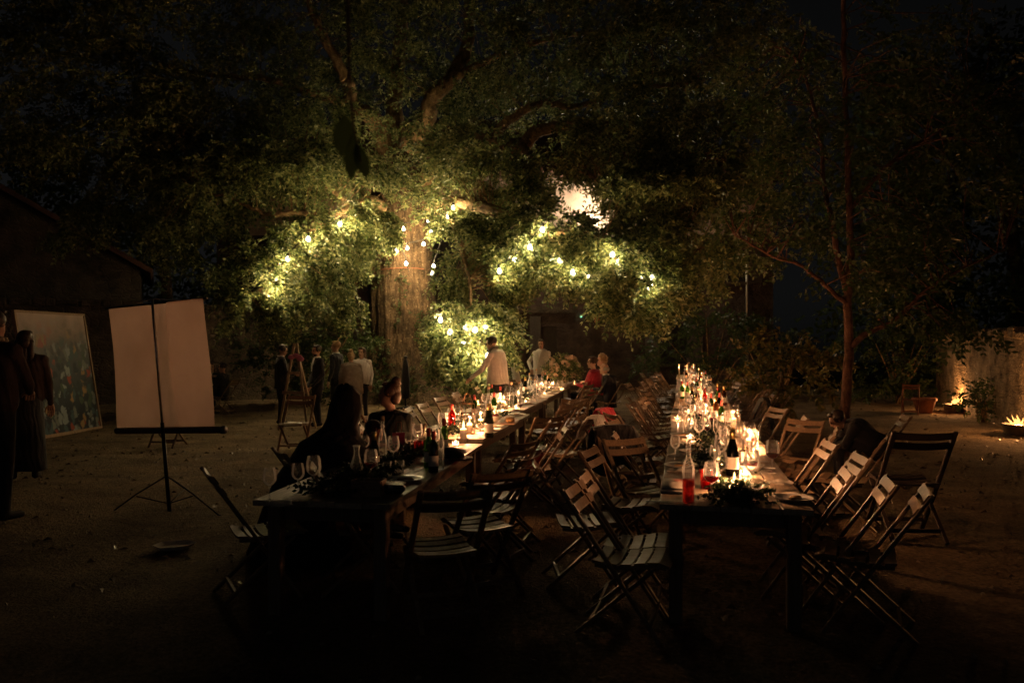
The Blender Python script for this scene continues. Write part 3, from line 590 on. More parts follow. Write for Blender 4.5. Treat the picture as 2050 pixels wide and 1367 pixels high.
def keep_tree(o):
    dv = BIG[:, :3] - np.array(o); near_ = (np.hypot(dv[:, 0], dv[:, 2]) < BIG[:, 3] + .16) & (dv[:, 1] > -.1) & (dv[:, 1] < 2.8)
    if near_.any() and (o[0] * 13.7 + o[2] * 7.1) % 1 < .8: return True
    if (np.abs(BA - np.array(o)).max(1) < .2).any() and np.linalg.norm(BA - np.array(o), axis=1).min() < .17: return True
    x, y = proj(o)
    if ((x - 1146) / 26) ** 2 + ((y - 376) / 24) ** 2 < 1 or ((x - 1178) / 38) ** 2 + ((y - 408) / 17) ** 2 < 1: return True
    if 744 < x < 866 and y > 438 and o[1] < 25.8 and not (755 < x < 792 and y < 478): return True
    if 1040 < x < 1180 and 575 < y < 720 and (x - 1040) < (y - 520) * 1.6: return True
    if y > 655 and x > 1040: return True
    if ((x - 880) / 30) ** 2 + ((y - 215) / 55) ** 2 < 1 and o[1] < 23.4 and (o[0] * 7) % 1 < .75: return True
    if ((x - 1040) / 90) ** 2 + ((y - 275) / 28) ** 2 < 1 and o[1] < 23.6 and (o[0] * 7) % 1 < .7: return True
    return False
blobs = [(600, 520, 115, 90, 19.3, 1.1, 80), (520, 600, 70, 50, 19.2, .9, 32), (690, 440, 90, 50, 20.6, 1.2, 40), (430, 430, 130, 120, 19.8, 2, 75), (640, 600, 90, 50, 21, 1, 34),
         (820, 375, 130, 46, 22.6, .8, 46), (935, 390, 90, 60, 22, 1.4, 46), (775, 450, 16, 20, 22.4, .2, 3), (715, 500, 36, 60, 23.4, .8, 20),
         (965, 500, 80, 85, 19.8, 1.1, 60), (905, 560, 30, 65, 20.4, .6, 20), (1000, 585, 38, 45, 18.4, .7, 18),
         (950, 645, 66, 38, 17.2, .7, 42), (925, 712, 58, 34, 17.9, .6, 24), (892, 660, 22, 40, 18, .5, 14),
         (1300, 545, 110, 70, 17.3, 1.1, 80), (1290, 605, 100, 28, 17.2, .9, 40), (1380, 480, 110, 95, 18.2, 1.6, 70), (1160, 490, 62, 34, 17.8, .8, 28), (1065, 450, 50, 55, 19, .8, 30), (1290, 440, 75, 65, 18.6, 1.2, 44), (1225, 560, 48, 45, 17.4, .8, 24),
         (680, 290, 240, 85, 22.6, 2.2, 110), (1000, 340, 190, 45, 22, 1.4, 50), (1010, 200, 200, 100, 24, 2.2, 75), (1270, 290, 190, 80, 20.6, 2.2, 110), (450, 270, 220, 150, 20.8, 2.6, 140),
         (800, 100, 420, 100, 24, 3.5, 190), (1350, 130, 230, 130, 21, 3, 130), (180, 190, 230, 180, 18.5, 2.6, 120), (260, 430, 150, 110, 20, 2.2, 60), (700, -20, 500, 60, 22, 3, 110), (1250, 0, 300, 70, 21, 3, 80), (150, -10, 250, 70, 17.5, 2.5, 60), (1480, 300, 80, 120, 19, 1.5, 36), (1340, 350, 120, 38, 19.2, 1, 60), (1062, 372, 44, 34, 20.3, .8, 26), (1180, 446, 50, 12, 18.3, .4, 12), (1240, 380, 24, 40, 19.4, .6, 14), (600, 330, 170, 32, 19.6, 1.6, 90), (1320, 380, 130, 22, 18, 1.4, 60), (960, 300, 120, 20, 20.5, 1.6, 40)]
for b_ in BULBS:
    if b_.y > 22.9: continue
    bx, by = proj(b_)
    blobs += [(bx + rng.uniform(-10, 10), by - 2, 20, 16, b_.y + .5, .15, 5), (bx + rng.uniform(-20, 20), by + 8, 46, 30, b_.y + .85, .25, 9), (bx + rng.uniform(-16, 16), by - 20, 20, 10, b_.y + .15, .25, 2)]
crown(blobs, keep=keep_tree, seed=3, pairs=6, ll=.125, lw=.029, clump_n=20, sharp=True)
iv_o = []; iv_d = []; r5 = random.Random(91)
for _ in range(900):
    z = 4.6 * r5.random() ** 1.5; a = r5.uniform(R(170), R(370))
    if math.sin(a * 3 + z * 1.7) + math.sin(a * 7 - z * 2.3) < .25 - .5 * (z < 1.2): continue
    rt = np.interp(z, [p_[1] for p_ in prof], [p_[0] for p_ in prof]) * 1.04 * twob(a, z) + .01; iv_o.append((rt * math.cos(a) + .42 * max(0, 1 - z / 3.6) ** 1.6, rt * math.sin(a), z)); iv_d.append((math.cos(a) * .35 + r5.gauss(0, .4), math.sin(a) * .35 + r5.gauss(0, .3), r5.gauss(-.3, .7)))
iv = obj('ivy', spray_mesh('ivy', iv_o, iv_d, L=.2, pairs=3, ll=.085, lw=.03), 'dark_leaf', tree); iv['kind'] = 'stuff'
# cord tied round the trunk
zc = H - (545 - HY) / (F / TY)
cp = [(1.0 * math.cos(a) * .985, 1.0 * math.sin(a) * .985, zc + .05 * math.sin(a * 1.5)) for a in [i * 2 * math.pi / 40 for i in range(41)]]
tag(obj('cord', MB().tube(cp, .014, 6).mesh(True), 'rope', loc=(TX, TY, 0)), 'thin reddish cord tied round the great trunk', 'cord')

def shrub(name, label, base, w, h, d, n, leafmat='dark_leaf', clump_n=9, seed=1, stems=7, **kw):
    t = thing(name, label, 'shrub', (base[0], base[1], gh(base[0], base[1]) - .02)); rr = random.Random(seed); O_ = Vector((base[0], base[1], 0)); m = MB(); pts = []
    for k in range(stems):
        a = rr.uniform(0, 6.28); e = Vector((math.cos(a) * w * rr.uniform(.2, .8), math.sin(a) * d * rr.uniform(.2, .8), h * rr.uniform(.6, .95)))
        P = [Vector((0, 0, 0)) + Vector((rr.gauss(0, .06), rr.gauss(0, .06), 0)), e * .5 + Vector((0, 0, .15)), e]; m.tube(P, [.03, .02, .008], 5); pts += [P[0].lerp(e, .3), P[0].lerp(e, .6), e]
    obj('stem', m.mesh(True), 'branch_bark', t); org = []; dr = []
    for _ in range(n):
        while True:
            q = Vector((rr.uniform(-1, 1), rr.uniform(-1, 1), rr.uniform(0, 1)))
            if .3 < Vector((q.x, q.y, (q.z - .5) * 2)).length < 1.05: break
        c = Vector((q.x * w, q.y * d, .12 + q.z * h * .92))
        for _k in range(clump_n): org.append(tuple(c + Vector((rr.gauss(0, .18), rr.gauss(0, .18), abs(rr.gauss(0, .14)))))); dr.append((rr.gauss(q.x, .5), rr.gauss(q.y, .5), rr.gauss(.1, .5)))
    cr_ = obj('foliage', spray_mesh('foliage', org, dr, **kw), leafmat, t); cr_['kind'] = 'stuff'; return t
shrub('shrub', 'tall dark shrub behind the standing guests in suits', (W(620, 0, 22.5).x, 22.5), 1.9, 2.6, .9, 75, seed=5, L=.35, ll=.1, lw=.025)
shrub('shrub', 'bushy undergrowth against the left foot of the great trunk', (W(672, 0, 23.4).x, 23.4), .6, 1.5, .5, 26, 'tree_leaf', seed=6, L=.3, ll=.09, lw=.022)
shrub('shrub', 'low ivy clump in front of the great trunk', (W(775, 0, 22.9).x, 22.9), .5, .55, .25, 12, 'dark_leaf', seed=16, L=.22, ll=.07, lw=.022)
shrub('shrub', 'leafy bush at the right foot of the great trunk', (W(965, 0, 23.9).x, 23.9), .8, 1.2, .5, 28, 'tree_leaf', seed=7, L=.3, ll=.09, lw=.022)
shrub('shrub', 'loose yellowing shrub behind the folding chairs near the slender tree', (W(1555, 0, 16.5).x, 16.5), 1.0, 2.1, .7, 34, 'autumn_leaf', clump_n=6, seed=8, L=.36, ll=.13, lw=.035)
shrub('shrub', 'small bush between the two fire bowls', (W(1968, 0, 18).x, 18.0), .45, .75, .35, 16, 'dark_leaf', seed=9, L=.22, ll=.07, lw=.022)
shrub('shrub', 'dark hedge clump at the corner of the stone house', (W(1420, 0, 27).x, 27), 2.6, 3.2, 1.2, 70, 'dark_leaf', seed=12, L=.4, ll=.12, lw=.03)
shrub('shrub', 'dark bush by the far end of the lit garden wall', (W(1800, 0, 23.5).x, 23.5), 1.8, 2.4, .8, 45, 'dark_leaf', seed=13, L=.4, ll=.12, lw=.03)

# ---- slender tree at the right
SY = 12.6
S0 = W(1688, 0, SY); S0.z = 0
yt = thing('slender_tree', 'slender young tree with forked reddish trunk beside the right row of tables', 'tree', S0)
sl0 = len(limbs)
limb([(1688, 912, SY), (1692, 800, SY), (1700, 700, SY), (1697, 600, SY), (1703, 500, SY), (1700, 400, SY), (1695, 250, SY), (1690, 60, SY), (1690, -120, SY)], .09, .03, 'trunk', yt, 'young_bark', O=S0, jit=.012)
limb([(1697, 610, SY), (1650, 570, SY - .1), (1600, 530, SY - .2), (1545, 512, SY - .3), (1470, 470, SY - .5)], .045, .012, 'limb', yt, 'young_bark', O=S0, jit=.012)
limb([(1699, 590, SY), (1678, 520, SY), (1665, 440, SY + .1), (1650, 370, SY + .2), (1640, 250, SY + .3), (1600, 120, SY + .3)], .06, .02, 'limb', yt, 'young_bark', O=S0, jit=.012)
limb([(1700, 695, SY), (1740, 665, SY - .1), (1790, 640, SY - .2), (1850, 585, SY - .3), (1920, 540, SY - .4), (2010, 500, SY - .5)], .055, .015, 'limb', yt, 'young_bark', O=S0, jit=.012)
limb([(1700, 420, SY), (1770, 340, SY), (1850, 280, SY), (1950, 220, SY)], .045, .015, 'limb', yt, 'young_bark', O=S0, jit=.012)
YX = np.array([list(a[0]) for a in limbs[sl0:]])
crown([(1560, 470, 90, 60, 12.3, .8, 14), (1640, 330, 120, 110, 12.8, 1.2, 26), (1800, 500, 150, 90, 12.3, 1.2, 30), (1900, 380, 150, 120, 12.4, 1.5, 40), (1700, 150, 200, 140, 12.8, 1.6, 50), (1930, 150, 140, 150, 12.5, 1.8, 34), (1480, 440, 60, 60, 12.2, .7, 8), (1840, 620, 90, 50, 12.2, .7, 12)],
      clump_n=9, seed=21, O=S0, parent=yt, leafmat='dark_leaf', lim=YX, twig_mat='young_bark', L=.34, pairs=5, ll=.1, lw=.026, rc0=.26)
# dark trees beyond the wall at the right
for k, (px, Y, w, h, n, lab) in enumerate([(1800, 27, 3.2, 11, 100, 'tall dark tree filling the night beyond the slender tree'), (2030, 26, 3.5, 12, 110, 'broad dark tree rising behind the lit garden wall'), (60, 29, 4, 9.5, 80, 'dark tree standing behind the cottage gable'), (330, 30, 4, 10, 90, 'dark tree rising behind the long dark garden wall')]):
    b = W(px, 0, Y); t = thing('background_tree', lab, 'tree', (b.x, Y, 0)); O_ = Vector((b.x, Y, 0)); rr = random.Random(40 + k)
    obj('trunk', MB().tube(catmull([(0, 0, -.1), (.1, 0, h * .3), (-.1, .1, h * .6), (.1, 0, h * .95)], 4), [.3, .28, .26, .25, .24, .22, .2, .18, .16, .14, .1, .07, .05], 8).mesh(True), 'bark', t)
    org = []; dr = []
    for _ in range(n):
        a = rr.uniform(0, 6.28); z = rr.uniform(.16, 1); r = w * math.sqrt(rr.uniform(.1, 1)) * math.sin(math.pi * min(1, .2 + z * .75))
        for _k in range(10): org.append((r * math.cos(a) + rr.gauss(0, .5), r * .7 * math.sin(a) + rr.gauss(0, .5), z * h + rr.gauss(0, .4))); dr.append((rr.gauss(0, 1), rr.gauss(0, 1), rr.gauss(-.2, .5)))
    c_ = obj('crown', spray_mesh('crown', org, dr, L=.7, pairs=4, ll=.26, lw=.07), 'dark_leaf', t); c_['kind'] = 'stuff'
# twig hanging close to the lens
tg = thing('overhanging_twig', 'dark leafy twig hanging down in the open air', 'twig', W(690, 150, 2.0)); tp = W(690, 150, 2.0)
obj('stem', MB().tube([(0, 0, .8), (0, .02, .3), (.01, 0, 0), (.02, 0, -.12), (.04, 0, -.22)], [.006, .005, .004, .003, .002], 5).mesh(True), 'young_bark', tg)
for k, (a, b, wd) in enumerate([((.0, 0, -.10), (-.012, .02, -.20), .026), ((.02, 0, -.15), (.012, .02, -.262), .02), ((.03, 0, -.17), (.052, .02, -.258), .018)]):
    a = Vector(a); b = Vector(b); dd = (b - a); sd = Vector((1, .3, .1)) * wd; pr = [(0, .1), (.25, .8), (.5, 1), (.75, .75), (1, .05)]; v = []; f = []
    for t, w_ in pr: c = a + dd * t; v += [c - sd * w_, c + sd * w_, c + Vector((0, .004, 0))]
    for i in range(4): f += [(i * 3, i * 3 + 2, i * 3 + 5, i * 3 + 3), (i * 3 + 2, i * 3 + 1, i * 3 + 4, i * 3 + 5)]
    obj('leaf', mk(v, f, True), 'dark_leaf', tg)

# ================================================================== PEOPLE
VOX = .017
def body_mesh(prims, hands, heads, mats, vox=VOX):
    mb = MB()
    for (a, b, ra, rb, mt) in prims: mb.cone(a, b, ra, rb, 10)
    for (c, r, e, mt) in heads: mb.ball(c, r, 14, 10, e)
    me = mb.mesh(True); o = bpy.data.objects.new('tmp', me); COL.objects.link(o)
    md = o.modifiers.new('r', 'REMESH'); md.mode = 'VOXEL'; md.voxel_size = vox
    sm = o.modifiers.new('s', 'SMOOTH'); sm.factor = .5; sm.iterations = 3
    dg = bpy.context.evaluated_depsgraph_get(); out = bpy.data.meshes.new_from_object(o.evaluated_get(dg))
    bpy.data.objects.remove(o)
    n = len(out.vertices); co = np.empty(n * 3); out.vertices.foreach_get('co', co); co = co.reshape(-1, 3)
    fs = [tuple(p.vertices) for p in out.polygons]; fc = np.array([co[list(f)].mean(0) for f in fs])
    D = []; names = []
    for (a, b, ra, rb, mt) in prims:
        a = np.array(a); b = np.array(b); ab = b - a; L2 = max(ab @ ab, 1e-9); t = np.clip(((fc - a) @ ab) / L2, 0, 1); D.append(np.linalg.norm(fc - (a + t[:, None] * ab), axis=1) - (ra + (rb - ra) * t)); names.append(mt)
    for (c, r, e, mt) in heads: D.append((np.linalg.norm((fc - np.array(c)) / np.array(r), axis=1) - 1) * min(r)); names.append(mt)
    idx = np.argmin(np.array(D), 0); mi = [mats.index(names[i]) for i in idx]
    v = [tuple(c) for c in co]
    hb = MB()
    for (a, b, ra, rb) in hands: hb.cone(a, b, ra, rb, 6)
    off = len(v); v += [tuple(c) for c in hb.v]; fs += [tuple(i + off for i in f) for f in hb.f]; mi += [mats.index('skin_')] * len(hb.f)
    me2 = mk(v, fs, True, 'body'); me2.polygons.foreach_set('material_index', mi[:len(me2.polygons)]); bpy.data.meshes.remove(out); return me2
def V3(*a): return Vector(a)
def person(label, loc, rz, scale=1, pose='stand', J=None, top='suit_black', bottom='dark_trouser', skin='skin', shoe='shoe', hair=('hair_dark', 'short'), arm='top', fat=1.0, extras=None, headturn=0, headtilt=0, group=None, cat='person', undershirt=None, glasses=False):
    j = dict(pel=V3(0, 0, .95), ch=V3(0, .0, 1.30), nk=V3(0, .0, 1.48), hd=V3(0, .025, 1.625), hipL=V3(-.095, 0, .92), hipR=V3(.095, 0, .92), shL=V3(-.185, 0, 1.40), shR=V3(.185, 0, 1.40),
             knL=V3(-.1, .03, .5), knR=V3(.1, .03, .5), anL=V3(-.11, 0, .09), anR=V3(.11, 0, .09), toL=V3(-.13, .16, .035), toR=V3(.13, .16, .035),
             elL=V3(-.25, -.02, 1.12), elR=V3(.25, -.02, 1.12), wrL=V3(-.26, .05, .88), wrR=V3(.26, .05, .88))
    if pose == 'sit':
        dz = -.45
        for k in ('pel', 'ch', 'nk', 'hd', 'hipL', 'hipR', 'shL', 'shR', 'elL', 'elR', 'wrL', 'wrR'): j[k] = j[k] + V3(0, 0, dz)
        j.update(knL=V3(-.13, .42, .52), knR=V3(.13, .42, .52), anL=V3(-.13, .40, .09), anR=V3(.13, .40, .09), toL=V3(-.14, .56, .035), toR=V3(.14, .56, .035), elL=V3(-.25, .1, .68), elR=V3(.25, .1, .68), wrL=V3(-.12, .33, .72), wrR=V3(.12, .33, .72))
    if J: j.update({k: Vector(v) for k, v in J.items()})
    pr = []; f = fat
    C = lambda a, b, ra, rb, mt: pr.append((tuple(a), tuple(b), ra, rb, mt))
    sA = 'top' if arm == 'top' else 'skin_'
    mid = j['pel'].lerp(j['ch'], .5)
    for s_ in 'LR':
        sg = -1 if s_ == 'L' else 1; hip, sh = j['hip' + s_], j['sh' + s_]
        C(hip + V3(0, 0, .06), j['ch'] + (sh - j['ch']) * .5, .115 * f, .105 * f, 'top'); C(j['ch'] + (sh - j['ch']) * .35, sh, .10 * f, .068 * f, 'top'); C(j['nk'] - V3(0, 0, .03), sh, .055, .062, 'top')
        C(hip, j['kn' + s_], .092 * f, .062 * f, 'bot'); C(j['kn' + s_], j['an' + s_], .06 * f, .042, 'bot'); C(j['an' + s_] + V3(0, -.03, -.035), j['to' + s_], .042, .034, 'shoe')
        C(sh, j['el' + s_], .058 * f, .047 * f, sA); C(j['el' + s_], j['wr' + s_], .046 * f, .034 * f, sA)
    C(j['pel'], j['ch'], .125 * f, .125 * f, 'top'); C(j['pel'] + V3(0, 0, -.02), j['pel'] + V3(0, 0, .05), .13 * f, .13 * f, 'bot'); C(j['ch'], j['nk'] - V3(0, 0, .06), .12, .075, 'top')
    C(j['nk'] - V3(0, 0, .05), j['hd'] - V3(0, .01, .04), .054, .05, 'skin_')
    E = Euler((headtilt, 0, headturn)); M = E.to_matrix(); hd = j['hd']; q = lambda x, y, z: tuple(hd + M @ V3(x, y, z))
    heads = [(tuple(hd + M @ V3(0, -.012, .025)), (.076, .094, .095), E, 'skin_'), (q(0, .022, -.05), (.056, .066, .065), E, 'skin_')]
    pr += [(q(0, .085, .02), q(0, .104, -.02), .011, .016, 'skin_'), (q(-.03, .078, .032), q(.03, .078, .032), .014, .014, 'skin_'), (q(-.022, .082, -.058), q(.022, .082, -.058), .009, .009, 'lips'), (q(0, .07, -.1), q(0, .072, -.095), .022, .022, 'skin_')]
    for sg in (-1, 1): pr.append((q(sg * .078, -.012, .02), q(sg * .082, -.018, -.015), .016, .012, 'skin_'))
    hands = []
    for s_ in 'LR':
        sg = -1 if s_ == 'L' else 1; wr, el = j['wr' + s_], j['el' + s_]; dr = (wr - el).normalized(); sd = dr.cross(V3(0, 0, 1));
        if sd.length < .1: sd = V3(0, 1, 0)
        sd.normalize(); pm = wr + dr * .07; nm = sd.cross(dr)
        for k in (-1, 0, 1): hands.append((wr + dr * .01 + sd * k * .014, pm + sd * k * .024, .019, .018))
        for k, ln in enumerate((.062, .074, .07, .055)):
            b0 = pm + sd * (k - 1.5) * .02 + dr * .008; b1 = b0 + dr * ln * .55 - nm * .01; hands += [(b0, b1, .0095, .009), (b1, b1 + dr * ln * .42 - nm * .028, .009, .0075)]
        t0 = wr + dr * .025 - sd * sg * .026; t1 = t0 + dr * .035 - sd * sg * .026 - nm * .01; hands += [(t0, t1, .012, .011), (t1, t1 + dr * .03 - sd * sg * .006 - nm * .012, .0105, .009)]
    mats = ['skin_', 'top', 'bot', 'shoe', 'lips']
    me = body_mesh(pr, hands, heads, mats)
    for mm in (skin, top, bottom, shoe, 'lips'): me.materials.append(MAT[mm])
    t = thing('person', label, cat, loc, rz, group, scale); obj('body', me, None, t)
    eb = MB()
    for sg in (-1, 1): eb.ball(q(sg * .031, .076, .012), .0125, 8, 6)
    obj('eyes', eb.mesh(True), 'eye_dark', t)
    hm = MB(); st = hair[1]
    if st != 'bald':
        hm.ball(q(0, -.032, .046), (.084, .092, .086), 14, 9, E); hm.ball(q(.012, .022, .1), (.062, .044, .028), 12, 7, E); hm.ball(q(-.03, .03, .1), (.034, .036, .024), 10, 6, E)
        for sg in (-1, 1): hm.ball(q(sg * .062, -.02, .03), (.03, .06, .06), 10, 7, E)
    else:
        for sg in (-1, 1): hm.ball(q(sg * .068, -.045, .0), (.02, .055, .045), 10, 7, E)
        hm.ball(q(0, -.09, -.005), (.06, .03, .05), 10, 7, E)
    if st in ('bun', 'long', 'curly'): hm.ball(q(0, -.07, -.02), (.075, .06, .09), 12, 8, E)
    if st == 'bun': hm.ball(q(0, -.075, .135), (.05, .05, .048), 12, 8, E); hm.tube([q(.04 * math.cos(a), -.075 + .04 * math.sin(a), .105) for a in [i * .7 for i in range(9)]], .014, 6)
    if st == 'long':
        for sg in (-1, 0, 1): hm.cone(q(sg * .055, -.06, -.02), q(sg * .07, -.075, -.22), .05, .03)
    if st == 'curly':
        r2 = random.Random(3)
        for _ in range(46):
            a = r2.uniform(0, 6.28); p_ = r2.uniform(-.35, 1.5); y_ = math.cos(p_) * math.sin(a)
            if y_ > .45 and p_ < .7: continue
            hm.ball(q(.1 * math.cos(p_) * math.cos(a), .105 * y_ - .02, .03 + .1 * math.sin(p_)), r2.uniform(.022, .036), 7, 5)
    if st == 'beard': hm.ball(q(0, .04, -.08), (.055, .05, .045), 10, 7, E)
    obj('hair', hm.mesh(True), hair[0], t)
    if glasses:
        g = MB()
        for sg in (-1, 1): g.tube([q(sg * .033 + .026 * math.cos(a), .098, .012 + .02 * math.sin(a)) for a in [i * 2 * math.pi / 12 for i in range(13)]], .004, 5); g.tube([q(sg * .06, .096, .015), q(sg * .085, -.01, .02)], .0035, 5)
        g.tube([q(-.008, .1, .015), q(.008, .1, .015)], .004, 5); obj('glasses', g.mesh(True), 'black_plastic', t)
    if extras: extras(t, j, q)
    return t
def shell(parent, name, rings, mat, n=24, wob=.03, seed=0):       # a draped garment: stacked oval rings (centre, rx, ry)
    r2 = random.Random(seed); ph = [r2.uniform(0, 6.28) for _ in range(4)]; v = []; f = []
    for i, (c, rx, ry) in enumerate(rings):
        g = i / max(1, len(rings) - 1)
        for k in range(n):
            a = 2 * math.pi * k / n; w = 1 + wob * g * (math.sin(5 * a + ph[0]) + .6 * math.sin(8 * a + ph[1])) + .3 * wob * math.sin(3 * a + ph[2])
            v.append((c[0] + rx * w * math.cos(a), c[1] + ry * w * math.sin(a), c[2] + .3 * wob * g * math.sin(4 * a + ph[3])))
    for i in range(len(rings) - 1):
        for k in range(n): k2 = (k + 1) % n; f.append((i * n + k, i * n + k2, (i + 1) * n + k2, (i + 1) * n + k))
    me = mk(v, f, True); o = obj(name, me, mat, parent); sd = o.modifiers.new('thick', 'SOLIDIFY'); sd.thickness = .008; return o
def lapels(col='white_shirt', tie=None):
    def fx(t, j, q):
        c = j['ch']; n_ = j['nk']
        obj('shirt_front', MB().add([n_ + V3(-.05, .075, .0), n_ + V3(.05, .075, .0), c + V3(.05, .135, .0), c + V3(.015, .138, -.12), c + V3(-.015, .138, -.12), c + V3(-.05, .135, .0)], [(0, 1, 2, 3, 4, 5)]).mesh(), col, t)
        obj('collar', MB().tube([n_ + V3(.066 * math.cos(a), .064 * math.sin(a) + .005, .01) for a in [i * 2 * math.pi / 14 for i in range(15)]], .014, 6).mesh(True), col, t)
        obj('jacket_hem', MB().lathe([(.15, -.02), (.165, -.12), (.178, -.22)], 20, tuple(j['pel'] + V3(0, .0, .05)), False, lambda a, z: 1 - .22 * abs(math.sin(a))).mesh(True), 'suit_black', t)
    return fx
def atg(px, Y, dy=0): p = W(px, 0, Y); return (p.x, Y + dy, gh(p.x, Y))
# the guests standing by the easel
def fx1(t, j, q):
    lapels()(t, j, q)
    obj('shirt_tail', MB().add([(-.07, .15, 1.32), (.09, .15, 1.34), (.11, .165, 1.1), (.08, .175, .92), (.0, .17, .9), (-.05, .16, 1.1)], [(0, 1, 2, 3, 4, 5)]).mesh(), 'white_shirt', t)
    obj('phone', MB().box((.03, .36, 1.16), (.07, .012, .14), Euler((R(-50), 0, 0)), .004).mesh(), 'black_plastic', t)
person('man in black suit with open white shirt looking down beside the easel', atg(562, 17.3), R(-62), 1.0, 'stand', dict(elL=(-.24, .06, 1.13), wrL=(-.05, .27, 1.12), elR=(.25, .06, 1.13), wrR=(.08, .27, 1.1), hd=(0, .05, 1.61)), hair=('hair_dark', 'short'), headtilt=R(-22), extras=fx1)
person('bearded man in dark suit standing with hands low beside the easel', atg(636, 17.2), R(125), 1.0, 'stand', dict(wrL=(-.16, .2, .86), wrR=(-.02, .24, .84), elR=(.24, .04, 1.1)), hair=('hair_dark', 'beard'), headtilt=R(-8), extras=lapels())
person('fair haired man in dark suit standing behind the bearded man', atg(674, 18.3), R(75), 1.05, 'stand', hair=('hair_blond', 'short'), extras=lapels())
def fx_shawl(t, j, q):
    shell(t, 'shawl', [((0, .0, 1.46), .09, .085), ((0, 0, 1.40), .2, .12), ((0, 0, 1.25), .27, .19), ((0, .01, 1.0), .28, .21), ((0, .02, .72), .26, .2)], 'grey_shawl', seed=2, wob=.05)
    shell(t, 'skirt', [((0, 0, .98), .17, .14), ((0, 0, .6), .22, .19), ((0, 0, .14), .27, .24)], 'grey_shawl', seed=3, wob=.05)
person('woman wrapped in a long grey shawl standing with back turned', atg(703, 17.5), R(20), .93, 'stand', dict(hd=(0, .05, 1.61)), top='grey_shawl', bottom='grey_shawl', hair=('hair_blond', 'bun'), headtilt=R(-12), extras=fx_shawl)
person('guest in a white blouse standing beside the grey shawl', atg(725, 18.1), R(160), .97, 'stand', top='white_shirt', hair=('hair_brown', 'long'), skin='skin', extras=lambda t, j, q: shell(t, 'blouse', [((0, 0, 1.46), .1, .09), ((0, 0, 1.38), .22, .13), ((0, 0, 1.2), .25, .17), ((0, 0, .9), .22, .17)], 'white_shirt', seed=5))
# two dim guests by the far candle table
person('dim guest in dark coat sitting at the small candle table', atg(447, 20.2), R(80), 1.0, 'sit', top='suit_black', hair=('hair_dark', 'short'))
person('dim guest in dark dress sitting behind the small candle table', atg(424, 21.0), R(190), 1.0, 'sit', top='dark_green_coat', hair=('hair_brown', 'long'))
# seated at the left row
def fx_hood(t, j, q):
    n = 28; v = []; f = []; r2 = random.Random(7)
    rings = [(1.40, .02, -.01), (1.375, .07, .01), (1.325, .112, .03), (1.23, .138, .045), (1.13, .142, .05), (1.04, .15, .04), (.98, .22, .02), (.9, .31, .0), (.78, .36, .0), (.6, .41, .0), (.38, .46, -.03), (.16, .5, -.06), (.03, .53, -.08)]
    for i, (z, r_, oy) in enumerate(rings):
        for k in range(n):
            a = 2 * math.pi * k / n; w = 1 + (.05 * max(0, i - 4) / 8) * (math.sin(5 * a + 1) + .7 * math.sin(9 * a + 2 + i * .2)); v.append((r_ * w * math.cos(a) * (1.05 if i > 6 else .92), oy + .2 * max(0, z - .55) / .8 + r_ * w * math.sin(a) * (.85 if 5 < i < 9 else 1.0), z + .015 * math.sin(3 * a + i)))
    for i in range(len(rings) - 1):
        for k in range(n):
            a = 2 * math.pi * (k + .5) / n
            if i in (2, 3, 4) and abs(a - math.pi / 2) < .62: continue
            k2 = (k + 1) % n; f.append((i * n + k, i * n + k2, (i + 1) * n + k2, (i + 1) * n + k))
    o = obj('hooded_cloak', mk(v, f, True), 'dark_cloak', t); o.modifiers.new('thick', 'SOLIDIFY').thickness = .01
person('hooded person in a dark cloak sitting at the end table by the projection screen', (W(644, 0, 6.75).x, 6.75, 0), R(-62), 1.0, 'sit', dict(ch=(0, .07, .85), nk=(0, .13, 1.02), hd=(0, .2, 1.16), shL=(-.18, .09, .93), shR=(.18, .09, .93), wrL=(-.1, .38, .8), wrR=(.1, .38, .8)), top='dark_cloak', bottom='dark_cloak', hair=('hair_dark', 'short'), headturn=R(10), extras=fx_hood, fat=1.1)
person('woman with dark hair in a bun and dark top sitting at the table', (W(782, 0, 8.35).x, 8.35, 0), R(160), 1.03, 'sit', dict(hd=(0, .04, 1.2)), top='dark_green_coat', bottom='suit_black', hair=('hair_brown', 'bun'), headturn=R(-72), extras=lambda t, j, q: shell(t, 'loose_top', [((0, 0, 1.02), .1, .09), ((0, 0, .97), .2, .12), ((0, .02, .82), .27, .2), ((0, .02, .58), .28, .24)], 'dark_green_coat', seed=9))
person('dark figure in a black coat sitting bent low between the hooded person and the bun', (W(700, 0, 7.3).x, 7.35, 0), R(-95), .9, 'sit', dict(ch=(0, .1, .8), nk=(0, .16, .95), hd=(0, .24, 1.04), shL=(-.18, .12, .88), shR=(.18, .12, .88), elL=(-.24, .3, .76), elR=(.24, .3, .76), wrL=(-.1, .45, .8), wrR=(.1, .45, .8)), top='suit_black', hair=('hair_dark', 'short'), headtilt=R(-30))
